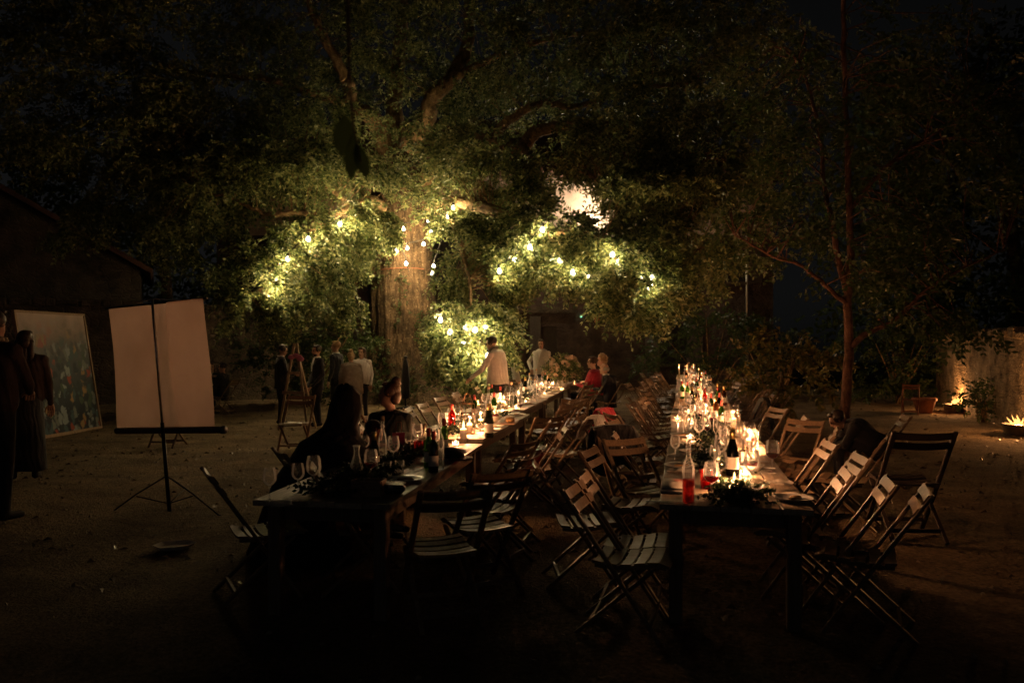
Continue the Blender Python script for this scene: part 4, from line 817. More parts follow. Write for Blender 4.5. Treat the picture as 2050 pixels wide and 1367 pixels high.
# waiter and guests at the middle of the left row
def fx_waiter(t, j, q):
    shell(t, 'jacket', [((0, .02, 1.5), .09, .085), ((0, .015, 1.44), .19, .12), ((0, .02, 1.28), .215, .16), ((0, .0, 1.08), .2, .165), ((0, .0, .9), .215, .185)], 'cream_jacket', seed=11, wob=.02)
    obj('scarf', MB().tube([q(-.06, .05, -.12), q(-.075, -.04, -.1), q(0, -.09, -.09), q(.075, -.04, -.1), q(.06, .05, -.12), q(.045, .13, -.22), q(.04, .155, -.4), q(.03, .17, -.55)], .024, 8).mesh(True), 'scarf', t)
person('man in cream jacket and glasses leaning over the table clearing plates', (W(997, 0, 15.5).x, 15.5, 0), R(68), 1.1, 'stand', dict(ch=(0, .05, 1.3), nk=(0, .09, 1.47), hd=(0, .13, 1.61), shL=(-.185, .06, 1.40), shR=(.185, .06, 1.40), elL=(-.24, .2, 1.16), wrL=(-.14, .46, 1.0), elR=(.27, .08, 1.14), wrR=(.16, .26, 1.2)), top='cream_jacket', hair=('hair_dark', 'short'), headtilt=R(-18), extras=fx_waiter, glasses=True, fat=1.08)
def fx_beige(t, j, q):
    shell(t, 'pullover', [((0, .0, 1.5), .1, .09), ((0, 0, 1.43), .2, .12), ((0, 0, 1.28), .215, .16), ((0, 0, 1.05), .205, .165), ((0, 0, .88), .22, .18)], 'beige_knit', seed=12, wob=.02)
    obj('collar', MB().tube([j['nk'] + V3(.075 * math.cos(a), .07 * math.sin(a) + .005, .02) for a in [i * 2 * math.pi / 14 for i in range(15)]], .022, 6).mesh(True), 'beige_knit', t)
person('person in beige pullover standing with one hand on hip', (W(1084, 0, 21.6).x, 21.6, 0), R(150), 1.08, 'stand', dict(elR=(.40, -.06, 1.18), wrR=(.24, .1, 1.0), elL=(-.24, .05, 1.12), wrL=(-.2, .22, .98)), top='beige_knit', hair=('hair_dark', 'short'), headturn=R(20), extras=fx_beige, fat=1.1)
person('woman in red jacket sitting at the far end table', (W(1190, 0, 18.6).x, 18.6, 0), R(70), 1.13, 'sit', dict(hd=(0, .05, 1.18)), top='red_jacket', hair=('hair_brown', 'short'), skin='skin_pale', extras=lambda t, j, q: shell(t, 'jacket', [((0, 0, 1.03), .1, .09), ((0, 0, .96), .205, .13), ((0, .01, .8), .23, .18), ((0, .01, .52), .24, .2)], 'red_jacket', seed=14))
person('guest with curly fair hair sitting behind the red jacket', (W(1206, 0, 19.5).x, 19.5, 0), R(95), 1.16, 'sit', top='brown_shirt', hair=('hair_blond', 'curly'), skin='skin_pale')
person('bald man in dark jacket over white shirt sitting beside the red jacket', (W(1222, 0, 17.9).x, 17.9, 0), R(60), 1.05, 'sit', dict(ch=(0, .05, .86), nk=(0, .1, 1.02), hd=(0, .15, 1.15)), top='suit_navy', hair=('hair_grey', 'bald'), skin='skin_pale', extras=lapels())
# the figures at the left edge
person('tall man in dark floral collared shirt standing before the leaning painting', (W(-14, 0, 7.2).x, 7.2, gh(W(-14, 0, 7.2).x, 7.2)), R(-5), 1.1, 'stand', dict(elR=(.24, .1, 1.12), wrR=(.1, .3, 1.05)), top='brown_shirt', hair=('hair_dark', 'short'), extras=lambda t, j, q: obj('collar', MB().tube([j['nk'] + V3(.085 * math.cos(a), .085 * math.sin(a), .01) for a in [i * 2 * math.pi / 14 for i in range(15)]], .03, 6).mesh(True), 'floral_cloth', t))
person('person in dark long dress looking at the leaning painting', (W(50, 0, 9.8).x, 9.8, gh(W(50, 0, 9.8).x, 9.8)), R(25), 1.05, 'stand', top='brown_shirt', bottom='suit_black', hair=('hair_dark', 'long'), extras=lambda t, j, q: shell(t, 'dress', [((0, 0, 1.02), .17, .14), ((0, 0, .6), .2, .18), ((0, 0, .12), .23, .21)], 'suit_black', seed=17))
# bent figure behind the slender tree
person('dark figure in a black coat sitting bent forward behind the slender tree', (W(1748, 0, 9.9).x, 9.9, 0), R(75), 1.0, 'sit', dict(pel=(0, -.05, .47), hipL=(-.1, -.03, .45), hipR=(.1, -.03, .45), ch=(0, .17, .70), nk=(0, .3, .77), hd=(0, .42, .80), shL=(-.19, .24, .74), shR=(.19, .24, .74), elL=(-.24, .36, .52), elR=(.24, .36, .52), wrL=(-.08, .5, .5), wrR=(.08, .5, .5)), top='suit_black', hair=('hair_dark', 'short'), headtilt=R(-35), fat=1.15)

# ================================================================== FURNITURE
# folding chair, facing +Y: long uprights run from the back top to the front foot, short legs cross them
def chair_proto(key, w=.44, mat='chair_wood'):
    P = []; hw = w / 2
    for sg in (-1, 1): P.append(('back_leg', MB().bar((sg * hw, -.37, .88), (sg * hw, .23, 0), .022, .036, (1, 0, 0), .004).mesh(), mat, None))
    for sg in (-1, 1): P.append(('front_leg', MB().bar((sg * (hw - .028), .19, .425), (sg * (hw - .028), -.29, 0), .022, .034, (1, 0, 0), .004).mesh(), mat, None))
    for sg in (-1, 1):
        pts = [(-.17, .425), (-.08, .418), (.02, .42), (.12, .435), (.2, .445), (.26, .435)]; m = MB()
        for i in range(5): m.bar((sg * (hw - .055), pts[i][0], pts[i][1]), (sg * (hw - .055), pts[i + 1][0] + .004, pts[i + 1][1]), .022, .032, (1, 0, 0))
        P.append(('seat_rail', m.mesh(), mat, None))
    for k, (y, z) in enumerate([(-.15, .445), (-.065, .436), (.02, .438), (.105, .452), (.185, .463), (.25, .455)]):
        m = MB(); n = 7; v = []; f = []; tl = [.12, .05, -.08, -.15, -.05, .35][k]
        for i in range(n):
            u = -1 + 2 * i / (n - 1); x = u * (hw - .03); dz = -.014 * (1 - u * u)
            for (dy, dd) in ((-.033, -.007), (.033, -.007), (.033, .007), (-.033, .007)): v.append((x, y + dy * math.cos(tl) , z + dz + dd - dy * math.sin(tl)))
        for i in range(n - 1):
            for q in range(4): a = i * 4 + q; b = i * 4 + (q + 1) % 4; f.append((a, b, b + 4, a + 4))
        f += [(3, 2, 1, 0), tuple((n - 1) * 4 + q for q in range(4))]
        P.append(('seat_slat', mk(v, f), mat, None))
    up = Vector((0, -.6, .88)).normalized(); nrm = Vector((0, .88, .6)).normalized()
    for k, t in enumerate((.955, .865)):
        c = Vector((0, .23, 0)).lerp(Vector((0, -.37, .88)), t); m = MB(); n = 7; v = []; f = []
        for i in range(n):
            u = -1 + 2 * i / (n - 1); x = u * (hw + .012); off = nrm * (.012 - .022 * (1 - u * u))
            for (a, b) in ((-.031, -.007), (.031, -.007), (.031, .007), (-.031, .007)): v.append(c + off + up * a + nrm * b + Vector((x, 0, 0)))
        for i in range(n - 1):
            for q in range(4): a = i * 4 + q; b = i * 4 + (q + 1) % 4; f.append((a, b, b + 4, a + 4))
        f += [(3, 2, 1, 0), tuple((n - 1) * 4 + q for q in range(4))]
        P.append(('back_slat', mk(v, f), mat, None))
    P.append(('stretcher', MB().bar((-hw, .165, .095), (hw, .165, .095), .02, .03).mesh(), mat, None))
    P.append(('stretcher', MB().bar((-hw + .03, -.2, .08), (hw - .03, -.2, .08), .02, .03).mesh(), mat, None))
    PROTO[key] = P
chair_proto('chair'); chair_proto('chair_dark', .46, 'chair_wood_dark'); chair_proto('chair_red', .44, 'red_wood')

TL, TW = 3.05, .91
def table_proto():
    P = []; r2 = random.Random(5); n = 5; pw = TW / n
    for k in range(n):
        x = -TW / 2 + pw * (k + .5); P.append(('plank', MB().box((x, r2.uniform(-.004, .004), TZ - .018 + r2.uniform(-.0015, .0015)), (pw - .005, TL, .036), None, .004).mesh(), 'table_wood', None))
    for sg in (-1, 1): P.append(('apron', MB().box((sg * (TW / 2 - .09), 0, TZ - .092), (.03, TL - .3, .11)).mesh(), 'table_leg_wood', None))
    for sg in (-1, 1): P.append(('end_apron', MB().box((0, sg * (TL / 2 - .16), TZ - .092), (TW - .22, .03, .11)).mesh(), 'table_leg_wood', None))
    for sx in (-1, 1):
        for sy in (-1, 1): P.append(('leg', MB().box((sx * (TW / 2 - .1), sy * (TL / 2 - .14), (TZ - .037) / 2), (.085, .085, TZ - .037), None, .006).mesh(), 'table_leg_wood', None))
    PROTO['table'] = P
table_proto()
ORD = ['first', 'second', 'third', 'fourth', 'fifth', 'sixth', 'seventh']
ROWS = {'L': 'projector-screen row', 'R': 'slender-tree row'}
TABLES = []
def dirs(a): a = R(a); return Vector((math.sin(a), math.cos(a), 0)), Vector((math.cos(a), -math.sin(a), 0))
for k, (tx, ty, a) in enumerate([(-.284, 7.93, 8.8), (.262, 11.3, 10.6), (.655, 14.5, 10.8), (1.22, 17.75, 10.6), (1.62, 20.95, 10.3)]):
    d_, p_ = dirs(a); c = Vector((tx, ty, 0)) - d_ * TL / 2 - p_ * TW / 2; TABLES.append(('L', k, c, a, d_, p_))
for k in range(7):
    a = 12 + (0, -.8, .9, -.5, .6, -.4, .3)[k]; d0, p0 = dirs(12); n_ = Vector((.91, 4.93, 0)) + d0 * 3.12 * k + p0 * (0, .03, -.02, .03, 0, .02, -.02)[k]; d_, p_ = dirs(a)
    TABLES.append(('R', k, n_ + d_ * TL / 2 + p_ * TW / 2, a, d_, p_))
for (row, k, c, a, d_, p_) in TABLES:
    spawn('table', 'farm_table', 'long plank farm table, %s of the %s' % (ORD[k], ROWS[row]), 'table', c, R(-a), 'farm tables set in two long rows')

CH = []
def chair(x, y, face, label, group, key='chair', scale=1, dz=0):
    CH.append((x, y)); return spawn(key, 'folding_chair', label, 'chair', (x, y, gh(x, y) + dz), R(face), group, scale)
def cp(px, py, Z=.86):                      # where the top of a chair back sits in the photo
    s = (py - HY) / (H - Z); return (px - CX) / s, F / s
def chair_top(px, py, face, label, group=None, key='chair', scale=1):
    x, y = cp(px, py, .86 * scale); th = R(face); f = Vector((-math.sin(th), math.cos(th)))  # facing vector
    return chair(x + f.x * .34 * scale, y + f.y * .34 * scale, face, label, group, key, scale)
GS = 'folding chairs singled out by where they stand'
# special chairs
chair_top(420, 952, -62, 'folding chair at the open end corner of the first table, beside the tripod screen', GS)
chair_top(628, 942, -75, 'folding chair tucked beside the hooded person', GS)
chair_top(604, 796, 178, 'empty folding chair standing free behind the hooded person', GS)
chair_top(358, 790, 172, 'folding chair half hidden behind the projection screen', GS)
chair_top(912, 985, 20, 'folding chair turned askew at aisle corner of first table, projector-screen row', GS)
chair_top(1004, 950, 28, 'second askew folding chair at aisle side of first table, projector-screen row', GS)
chair_top(1851, 985, 66, 'folding chair leaning outermost at open end corner of the slender-tree row', GS)
chair_top(1778, 965, 72, 'folding chair second from open end, outer side, slender-tree row', GS)
chair_top(1693, 945, 74, 'folding chair third from open end, outer side, slender-tree row', GS)
chair_top(1722, 917, 80, 'folding chair seen edge-on behind the third outer chair, slender-tree row', GS)
chair_top(1770, 878, 60, 'folding chair drawn well back in front of the bent black figure', GS)
chair_top(1660, 892, 82, 'folding chair fourth from open end, outer side, slender-tree row', GS)
chair_top(1612, 840, 132, 'folding chair glowing orange in candlelight, turned toward the open table end', GS)
chair_top(1848, 868, -4, 'large dark stained folding chair standing alone beside the slender tree', None, 'chair_dark', 1.13)
chair_top(1150, 968, -108, 'folding chair at aisle-side open end corner of the slender-tree row', GS)
chair_top(1168, 950, -104, 'second folding chair from open end on aisle side, slender-tree row', GS)
chair_top(1180, 902, -112, 'third folding chair from open end on aisle side, slender-tree row', GS)
chair_top(1250, 882, -150, 'folding chair twisted with its back to the dark draped chair', GS)
chair_top(1232, 872, -100, 'fourth folding chair from open end on aisle side, slender-tree row', GS)
chair_top(1102, 835, 30, 'folding chair with a candle-lit orange back beside the second left table', GS)
chair_top(1152, 798, 5, 'folding chair turned square in the aisle beside the third left table', GS)
chair_top(1550, 745, 150, 'folding chair turned askew beside the yellowing shrub', GS)
chair_top(1440, 742, 175, 'folding chair standing at the outer side of far tables, slender-tree row', GS)
for (px, py, fc) in [(1490, 762, 135), (1505, 755, 125), (1520, 770, 140)]: chair_top(px, py, fc, 'folding chair clustered askew with two others on the shrub side of the slender-tree row', 'askew chair cluster')
b = W(1752, 0, 9.95); chair(b.x - .02, 9.9, 75, 'folding chair under the bent black figure', GS)
for (px, Y, fc, who) in [(644, 6.75, -62, 'hooded person'), (782, 8.35, 160, 'woman with the bun'), (703, 7.35, -95, 'bent dark figure'), (1190, 18.6, 70, 'woman in red jacket'), (1206, 19.5, 95, 'curly haired guest'), (1222, 17.9, 60, 'bald man'), (447, 20.2, 80, 'dim guest in dark coat'), (424, 21.0, 190, 'dim guest in dark dress')]:
    chair(W(px, 0, Y).x, Y, fc, 'folding chair under the %s' % who, GS)
# dark cloth over a chair in the aisle
def drape(x, y, fc, mat, label, seed, L=.5):
    dr = thing('draped_coat', label, 'coat', (x, y, gh(x, y)), R(fc), 'clothes left over chair backs'); v = []; n = 13; r2 = random.Random(seed); ph = r2.uniform(0, 6)
    for side in (0, 1):
        for i in range(n):
            u = -1 + 2 * i / (n - 1)
            for z in range(6):
                t = z / 5; zz = .905 - t * L * (1 if side == 0 else .7) * (1 + .12 * math.sin(u * 4 + ph)); yy = -.39 + (.30 * t * L + .02 if side else -.02 - .06 * t) + .016 * math.sin(u * 9 + z + ph)
                v.append((u * (.24 + .04 * t), yy + (.03 if z else .015) * (1 if side else -1), zz - .02 * abs(u) ** 3))
    f = [(s * n * 6 + i * 6 + z, s * n * 6 + i * 6 + z + 1, s * n * 6 + (i + 1) * 6 + z + 1, s * n * 6 + (i + 1) * 6 + z) for s in (0, 1) for i in range(n - 1) for z in range(5)] + [(i * 6, (i + 1) * 6, n * 6 + (i + 1) * 6, n * 6 + i * 6) for i in range(n - 1)]
    o = obj('coat_cloth', mk(v, f, True), mat, dr); o.modifiers.new('t', 'SOLIDIFY').thickness = .008
q = W(1262, 0, 8.1); drape(q.x, 8.1, -160, 'suit_black', 'black coat draped over a folding chair in the aisle', 1)
chair(q.x, 8.1, -160, 'folding chair in the aisle carrying a draped black coat', GS)
q = W(1262, 0, 10.6); drape(q.x, 10.6, -120, 'red_jacket', 'dark red jacket draped over a folding chair in the aisle', 2, .42); chair(q.x, 10.6, -120, 'folding chair in the aisle carrying a dark red jacket', GS)
q = W(1480, 0, 12.6); drape(q.x, 12.6, 78, 'dark_green_coat', 'dark coat over an outer chair of the slender-tree row', 3, .46); chair(q.x, 12.6, 78, 'folding chair carrying a dark coat, outer side of the slender-tree row', GS)
q = W(1128, 0, 9.6); drape(q.x, 9.6, 70, 'beige_knit', 'pale knitted cardigan over an aisle chair of the projector-screen row', 4, .4); chair(q.x, 9.6, 70, 'folding chair carrying a pale knitted cardigan in the aisle', GS)
# the chairs along both rows
def too_near(x, y, r=.4): return any((x - a) ** 2 + (y - b) ** 2 < r * r for a, b in CH)
SIDE = {('L', 1): 'aisle side', ('L', -1): 'trunk side', ('R', -1): 'aisle side', ('R', 1): 'outer side'}
r3 = random.Random(33)
for (row, k, c, a, d_, p_) in TABLES:
    for sd in (-1, 1):
        for i in range(5):
            if row == 'R' and k == 0 and sd == 1: continue
            if row == 'L' and k == 0 and sd == -1: continue
            u = -1.2 + i * .6 + r3.uniform(-.07, .07); off = r3.uniform(.16, .46) + (.28 if r3.random() < .25 else 0)
            q = c + d_ * u + p_ * sd * (TW / 2 + off)
            if r3.random() < .1 or too_near(q.x, q.y): continue
            if row == 'L' and sd == -1 and k >= 2 and abs(q.x - W(997, 0, 15.5).x) < .7 and abs(q.y - 15.5) < .9: continue
            fc = (90 - a if sd == 1 else -90 - a) + r3.gauss(0, 15)
            chair(q.x, q.y, fc, '%s folding chair from the open end, %s of the %s table, %s' % (ORD[i], SIDE[(row, sd)], ORD[k], ROWS[row]), 'chairs on the %s of the %s table, %s' % (SIDE[(row, sd)], ORD[k], ROWS[row]))
# white moulded chair behind the bouquet
q = W(1046, 0, 21.3); wc = thing('white_chair', 'white high-backed moulded chair beside the person in beige', 'chair', (q.x, 21.3, 0), R(-60))
n = 11; v = []; prof = [(.24, .62), (.1, .6), (-.1, .6), (-.2, .66), (-.25, .85), (-.3, 1.1), (-.34, 1.35), (-.36, 1.46)]; wd = [.2, .23, .23, .22, .2, .17, .13, .06]
for (y, z), w_ in zip(prof, wd):
    for i in range(n): u = -1 + 2 * i / (n - 1); v.append((u * w_, y + .05 * u * u * (1 if z > .65 else 0), z + .03 * u * u))
o = obj('seat_shell', mk(v, [(r * n + i, r * n + i + 1, (r + 1) * n + i + 1, (r + 1) * n + i) for r in range(7) for i in range(n - 1)], True), 'ceramic', wc); o.modifiers.new('t', 'SOLIDIFY').thickness = .02
for sx in (-1, 1):
    for sy in (-1, 1): obj('leg', MB().tube([(sx * .1, sy * .1, .6), (sx * .2, sy * .2, 0)], [.018, .012], 8).mesh(True), 'easel_wood', wc)

# ---- projection screen on its tripod
q = G(340, 1028); ps = thing('projection_screen', 'tall tripod projection screen with its brown back turned to the tables', 'screen', (q.x, q.y, 0))
O_ = Vector((q.x, q.y, 0)); L_ = lambda px, py, Y: W(px, py, Y) - O_
tlp, trp, blp, brp = L_(217, 617, 8.65), L_(410, 597, 7.95), L_(237, 862, 8.65), L_(430, 860, 7.95)
n = 33; v = []
for i in range(n):
    for k in range(7):
        u = i / (n - 1); t = k / 6; p = tlp.lerp(trp, u).lerp(blp.lerp(brp, u), t); nb = Vector((.45, .9, 0)); v.append(p + nb * (.02 * math.sin(u * 6) + .02 * math.sin(t * 4 + u * 5) + .07 * math.exp(-((u - .56 - .04 * t) / .035) ** 2)))
o = obj('screen_sheet', mk(v, [(i * 7 + k, i * 7 + k + 1, (i + 1) * 7 + k + 1, (i + 1) * 7 + k) for i in range(n - 1) for k in range(6)], True), 'screen_cloth', ps)
obj('top_bar', MB().tube([tlp - Vector((.02, 0, 0)), trp + Vector((.02, 0, 0))], .012, 8).mesh(True), 'iron', ps)
dirb = (brp - blp).normalized(); obj('roller_case', MB().tube([blp - dirb * .02, brp + dirb * .1], .036, 12).mesh(True), 'screen_case', ps)
obj('end_cap', MB().tube([brp + dirb * .1, brp + dirb * .14], .042, 12).mesh(True), 'black_plastic', ps)
pt = L_(304, 598, 8.2); pb = L_(340, 1024, q.y); mdp = pb.lerp(pt, .42)
obj('lower_post', MB().tube([pb, mdp], .02, 10).mesh(True), 'iron', ps); obj('upper_post', MB().tube([mdp, pt], .014, 10).mesh(True), 'steel', ps)
obj('hanger', MB().tube([tlp.lerp(trp, .25), pt, tlp.lerp(trp, .78)], .006, 6).mesh(True), 'steel', ps)
for a in (R(200), R(-15), R(80)):
    hub = pb.lerp(pt, .17); ft = Vector((math.cos(a) * .6, math.sin(a) * .6, .01)); lg = obj('tripod_leg', MB().tube([hub, hub.lerp(ft, .5) + Vector((0, 0, .02)), ft], .007, 8).mesh(True), 'iron', ps)
    obj('brace', MB().tube([pb.lerp(pt, .04), hub.lerp(ft, .5)], .006, 6).mesh(True), 'iron', ps); obj('foot', MB().ball(ft, .02, 8, 6).mesh(True), 'black_plastic', lg)
# ---- large leaning painting
pa, pb_ = G(203, 858), G(66, 882); a0 = Vector((pb_.x, pb_.y, 0)); b0 = Vector((pa.x, pa.y, 0)); wv = (b0 - a0); PWD = wv.length; ang = math.atan2(wv.y, wv.x)
pt_ = thing('painting', 'huge framed abstract painting of pale sky over dark blue and red dabs, leaning back', 'painting', (a0.x, a0.y, 0), ang)
tilt = Euler((R(-9.5), 0, 0)).to_matrix(); TI = lambda x, y, z: tilt @ Vector((x, y, z))
PH = 2.42
def tb(c, d): m = MB(); m.box(TI(*c), d, tilt); return m.mesh()
cv = obj('canvas', MB().box((PWD / 2, 0, PH / 2), (PWD - .06, .03, PH - .06)).mesh(), 'painting_canvas', pt_); cv.rotation_euler = (R(-9.5), 0, 0)
obj('frame_rail', tb((PWD / 2, 0, .03), (PWD, .06, .06)), 'easel_wood', pt_); obj('frame_rail', tb((PWD / 2, 0, PH - .02), (PWD, .06, .04)), 'easel_wood', pt_)
for x in (.02, PWD - .02): obj('frame_stile', tb((x, 0, PH / 2), (.05, .064, PH - .1)), 'easel_wood', pt_)
for x in (.4, PWD - .4): obj('prop', MB().bar(TI(x, .04, PH * .8), (x, 1.25, 0), .05, .05).mesh(), 'easel_wood', pt_)
# ---- easel with pink bow
q = W(592, 0, 16.2); ez = thing('easel', 'tall bare wooden easel with a pink bow among the suited guests', 'easel', (q.x, 16.2, 0), R(-20))
ap = Vector((0, 0, 1.78)); 
for (x, y) in ((-.34, -.1), (.36, -.1)): obj('leg', MB().bar(ap + Vector((x * .08, 0, 0)), (x, y, 0), .045, .03, (0, 1, 0)).mesh(), 'easel_wood', ez)
obj('rear_leg', MB().bar(ap - Vector((0, -.03, .08)), (.05, .65, 0), .04, .03, (1, 0, 0)).mesh(), 'easel_wood', ez)
obj('cross_bar', MB().box((0, -.075, .78), (.52, .03, .06)).mesh(), 'easel_wood', ez); obj('cross_bar', MB().box((0, -.05, 1.18), (.26, .03, .05)).mesh(), 'easel_wood', ez)
m = MB()
for (x, z) in ((-.08, 1.5), (.1, 1.5), (.02, 1.53), (.14, 1.46)): m.ball((x + .02, -.06, z), (.085, .03, .05), 10, 7)
obj('bow', m.mesh(True), 'pink_paper', ez)
# ---- small candle table at the back left
q = W(428, 0, 20.4); t = thing('side_table', 'small round dark table carrying one candle by the dim guests', 'table', (q.x - .05, 20.35, 0))
obj('table_top', MB().lathe([(.34, .93), (.36, .945), (.36, .965), (.34, .97)], 20).mesh(True), 'box_wood', t); obj('column', MB().lathe([(.2, 0), (.2, .03), (.04, .06), (.035, .93)], 12).mesh(True), 'dark_wood', t)
# ---- black covered parasol at the trunk
q = W(812, 0, 21.6); t = thing('closed_parasol', 'slim closed black parasol standing in front of the great trunk', 'parasol', (q.x, 21.6, 0))
obj('base', MB().lathe([(.26, 0), (.26, .05), (.05, .09)], 16).mesh(True), 'iron', t); obj('pole', MB().tube([(0, 0, .05), (0, 0, .5)], .025, 8).mesh(True), 'iron', t)
obj('cover', MB().lathe([(.12, .3), (.125, .5), (.115, .85), (.085, 1.15), (.06, 1.3), (.035, 1.36)], 14, wob=lambda a, z: 1 + .06 * math.sin(6 * a)).mesh(True), 'suit_black', t); obj('finial', MB().ball((0, 0, 1.41), .05).mesh(True), 'black_plastic', t)
# ---- pale tray on the ground, fire bowls, deckchair, pot
q = G(350, 1098); t = thing('tray', 'pale shallow tray lying on the dark ground before the screen', 'tray', (q.x, q.y, gh(q.x, q.y) + .005), R(20))
obj('dish', MB().lathe([(.02, .02), (.11, .022), (.15, .045), (.155, .045), (.12, .012), (.02, .008)], 8, wob=lambda a, z: 1 + .14 * math.cos(2 * a)).mesh(), 'stone_dish', t)
def fire_bowl(px, py, label, P):
    g = G(px, py); t = thing('fire_bowl', label, 'fire bowl', (g.x, g.y, gh(g.x, g.y)), 0, 'burning bowls along the garden wall')
    obj('bowl', MB().lathe([(.19, 0), (.22, .02), (.26, .2), (.275, .21), (.26, .215), (.24, .19), (.2, .15), (.02, .14)], 24).mesh(True), 'tin', t); obj('wax_fill', MB().lathe([(.02, .172), (.24, .17)], 20).mesh(), 'wax', t)
    fl = MB()
    rf_ = random.Random(int(px))
    for _ in range(9):
        x, y = rf_.gauss(0, .05), rf_.gauss(0, .05); h_ = rf_.uniform(.09, .3) * (1 - 4 * math.hypot(x, y) * .8); lx, ly = rf_.gauss(0, .05), rf_.gauss(0, .03); r_ = rf_.uniform(.016, .034)
        fl.tube([(x + lx * t * t + .012 * math.sin(t * 7 + x * 90), y + ly * t * t, .17 + max(h_, .06) * t) for t in (0, .15, .3, .45, .6, .75, .88, 1)], [r_ * k for k in (.5, .9, 1, .85, .62, .4, .2, .03)], 8)
    f_ = obj('flame', fl.mesh(True), 'fire', t); plight('fire_light', f_, (0, 0, .33), P, (1, .42, .13), .07)
fire_bowl(1910, 825, 'burning fire bowl beside the reddish deckchair', 32); fire_bowl(2037, 872, 'burning fire bowl at the end of wall away from the deckchair', 26)
q = G(1822, 828); chair(q.x, q.y, 150, 'low reddish deckchair against the garden wall', None, 'chair_red', .85)
q = G(1850, 826); t = thing('plant_pot', 'round terracotta plant pot beside the reddish deckchair', 'pot', (q.x, q.y, 0)); obj('pot_body', MB().lathe([(.18, 0), (.27, .3), (.3, .31), (.3, .38), (.26, .38), (.24, .3), (.02, .29)], 20).mesh(True), 'terracotta', t); obj('soil', MB().lathe([(.01, .33), (.25, .325)], 16).mesh(), 'soil', t)
# thin stake by the shrub
# ================================================================== TABLEWARE
def proto(key, parts, lights=None):
    PROTO[key] = parts
    if lights: LIGHTS[key] = lights
def glass_parts(h, rb, stem, wine=None, wmat='red_wine', tulip=.78):
    bz = stem; bh = h - stem
    bowl = [(.006, bz), (rb * .55, bz + bh * .08), (rb * .92, bz + bh * .26), (rb, bz + bh * .42), (rb * .94, bz + bh * .7), (rb * tulip, bz + bh)]
    P = [('bowl', MB().lathe(bowl, 16, cap=False).mesh(True), 'glass', None), ('stem', MB().lathe([(.0045, .006), (.0035, stem * .5), (.006, stem)], 8).mesh(True), 'glass', None), ('foot', MB().lathe([(.034, 0), (.034, .002), (.012, .006), (.005, .012)], 16).mesh(True), 'glass', None)]
    if wine:
        pr = [(max(.003, r - .002), z) for r, z in bowl if z <= bz + bh * wine]; zt_ = bz + bh * wine; rl_ = rb * .93
        P.append(('wine', MB().lathe([(r_, z_ + .002) for r_, z_ in pr] + [(rl_, zt_), (.001, zt_ + .0005)], 16, cap=False).mesh(True), wmat, 0))
    return P
proto('wine_glass', glass_parts(.205, .043, .095)); proto('wine_glass_red', glass_parts(.205, .043, .095, .3)); proto('big_glass', glass_parts(.235, .052, .1)); proto('big_glass_red', glass_parts(.235, .052, .1, .3)); proto('flute', glass_parts(.23, .026, .09, None, tulip=.85)); proto('rose_glass', glass_parts(.205, .043, .095, .35, 'rose_wine'))
proto('coupe', [('bowl', MB().lathe([(.005, .1), (.03, .105), (.048, .125), (.052, .15)], 16, cap=False).mesh(True), 'glass', None), ('stem', MB().lathe([(.005, .005), (.004, .1)], 8).mesh(True), 'glass', None), ('foot', MB().lathe([(.034, 0), (.034, .002), (.006, .01)], 16).mesh(True), 'glass', None)])
proto('tumbler', [('wall', MB().lathe([(.03, 0), (.034, .003), (.038, .1)], 16, cap=False).mesh(True), 'glass', None), ('base', MB().lathe([(.029, .001), (.03, .012), (.001, .014)], 16).mesh(True), 'glass', None)])
def bottle_parts(body, cap, kind='bordeaux', label=None, fill=None, fm=None):
    pr = {'bordeaux': [(.02, .002), (.036, 0), (.0375, .01), (.0375, .19), (.034, .21), (.018, .235), (.0145, .25), (.0145, .3), (.016, .302), (.016, .312), (.0135, .315)],
          'champagne': [(.02, .002), (.04, 0), (.043, .02), (.043, .15), (.036, .19), (.022, .235), (.016, .265), (.0155, .29), (.018, .292), (.018, .305), (.015, .31)],
          'tall': [(.02, .002), (.036, 0), (.037, .01), (.037, .22), (.03, .25), (.016, .28), (.0135, .3), (.0135, .37), (.015, .372), (.015, .382), (.013, .384)]}[kind]
    h = pr[-1][1]; P = [('glass_body', MB().lathe(pr, 18, cap=True).mesh(True), body, None)]
    nr = .0185 if kind == 'champagne' else .0158
    if cap: P.append(('foil' if cap != 'cork' else 'cork', MB().lathe([(nr, h - .062 if cap != 'cork' else h - .01), (nr + .0015, h - .02), (nr + .001, h + .004 if cap != 'cork' else h + .02), (.004, h + .005 if cap != 'cork' else h + .021)], 12).mesh(True), cap, None))
    if label: r_ = pr[3][0] + .0008; P.append(('paper_label', MB().lathe([(r_, .05), (r_, .13)], 18, cap=False).mesh(True), label, None))
    if fill: P.append(('wine', MB().lathe([(.001, .006), (pr[2][0] - .003, .008), (pr[2][0] - .003, fill), (.001, fill + .001)], 16, cap=False).mesh(True), fm, 0))
    return P
proto('green_bottle', bottle_parts('glass_green', 'red_foil', 'bordeaux', 'paper')); proto('dark_bottle', bottle_parts('glass_dark', 'red_foil', 'bordeaux', 'paper')); proto('champagne_bottle', bottle_parts('glass_dark', 'gold_foil', 'champagne', 'paper')); proto('clear_bottle', bottle_parts('glass', 'cork', 'tall')); proto('water_bottle', bottle_parts('glass', None, 'tall', None, .16, 'water')); proto('rose_bottle', bottle_parts('glass', None, 'tall', None, .15, 'rose_wine')); proto('brown_bottle', bottle_parts('glass_brown', 'gold_foil', 'bordeaux', 'paper')); proto('red_bottle', bottle_parts('glass_red', 'red_foil', 'bordeaux'))
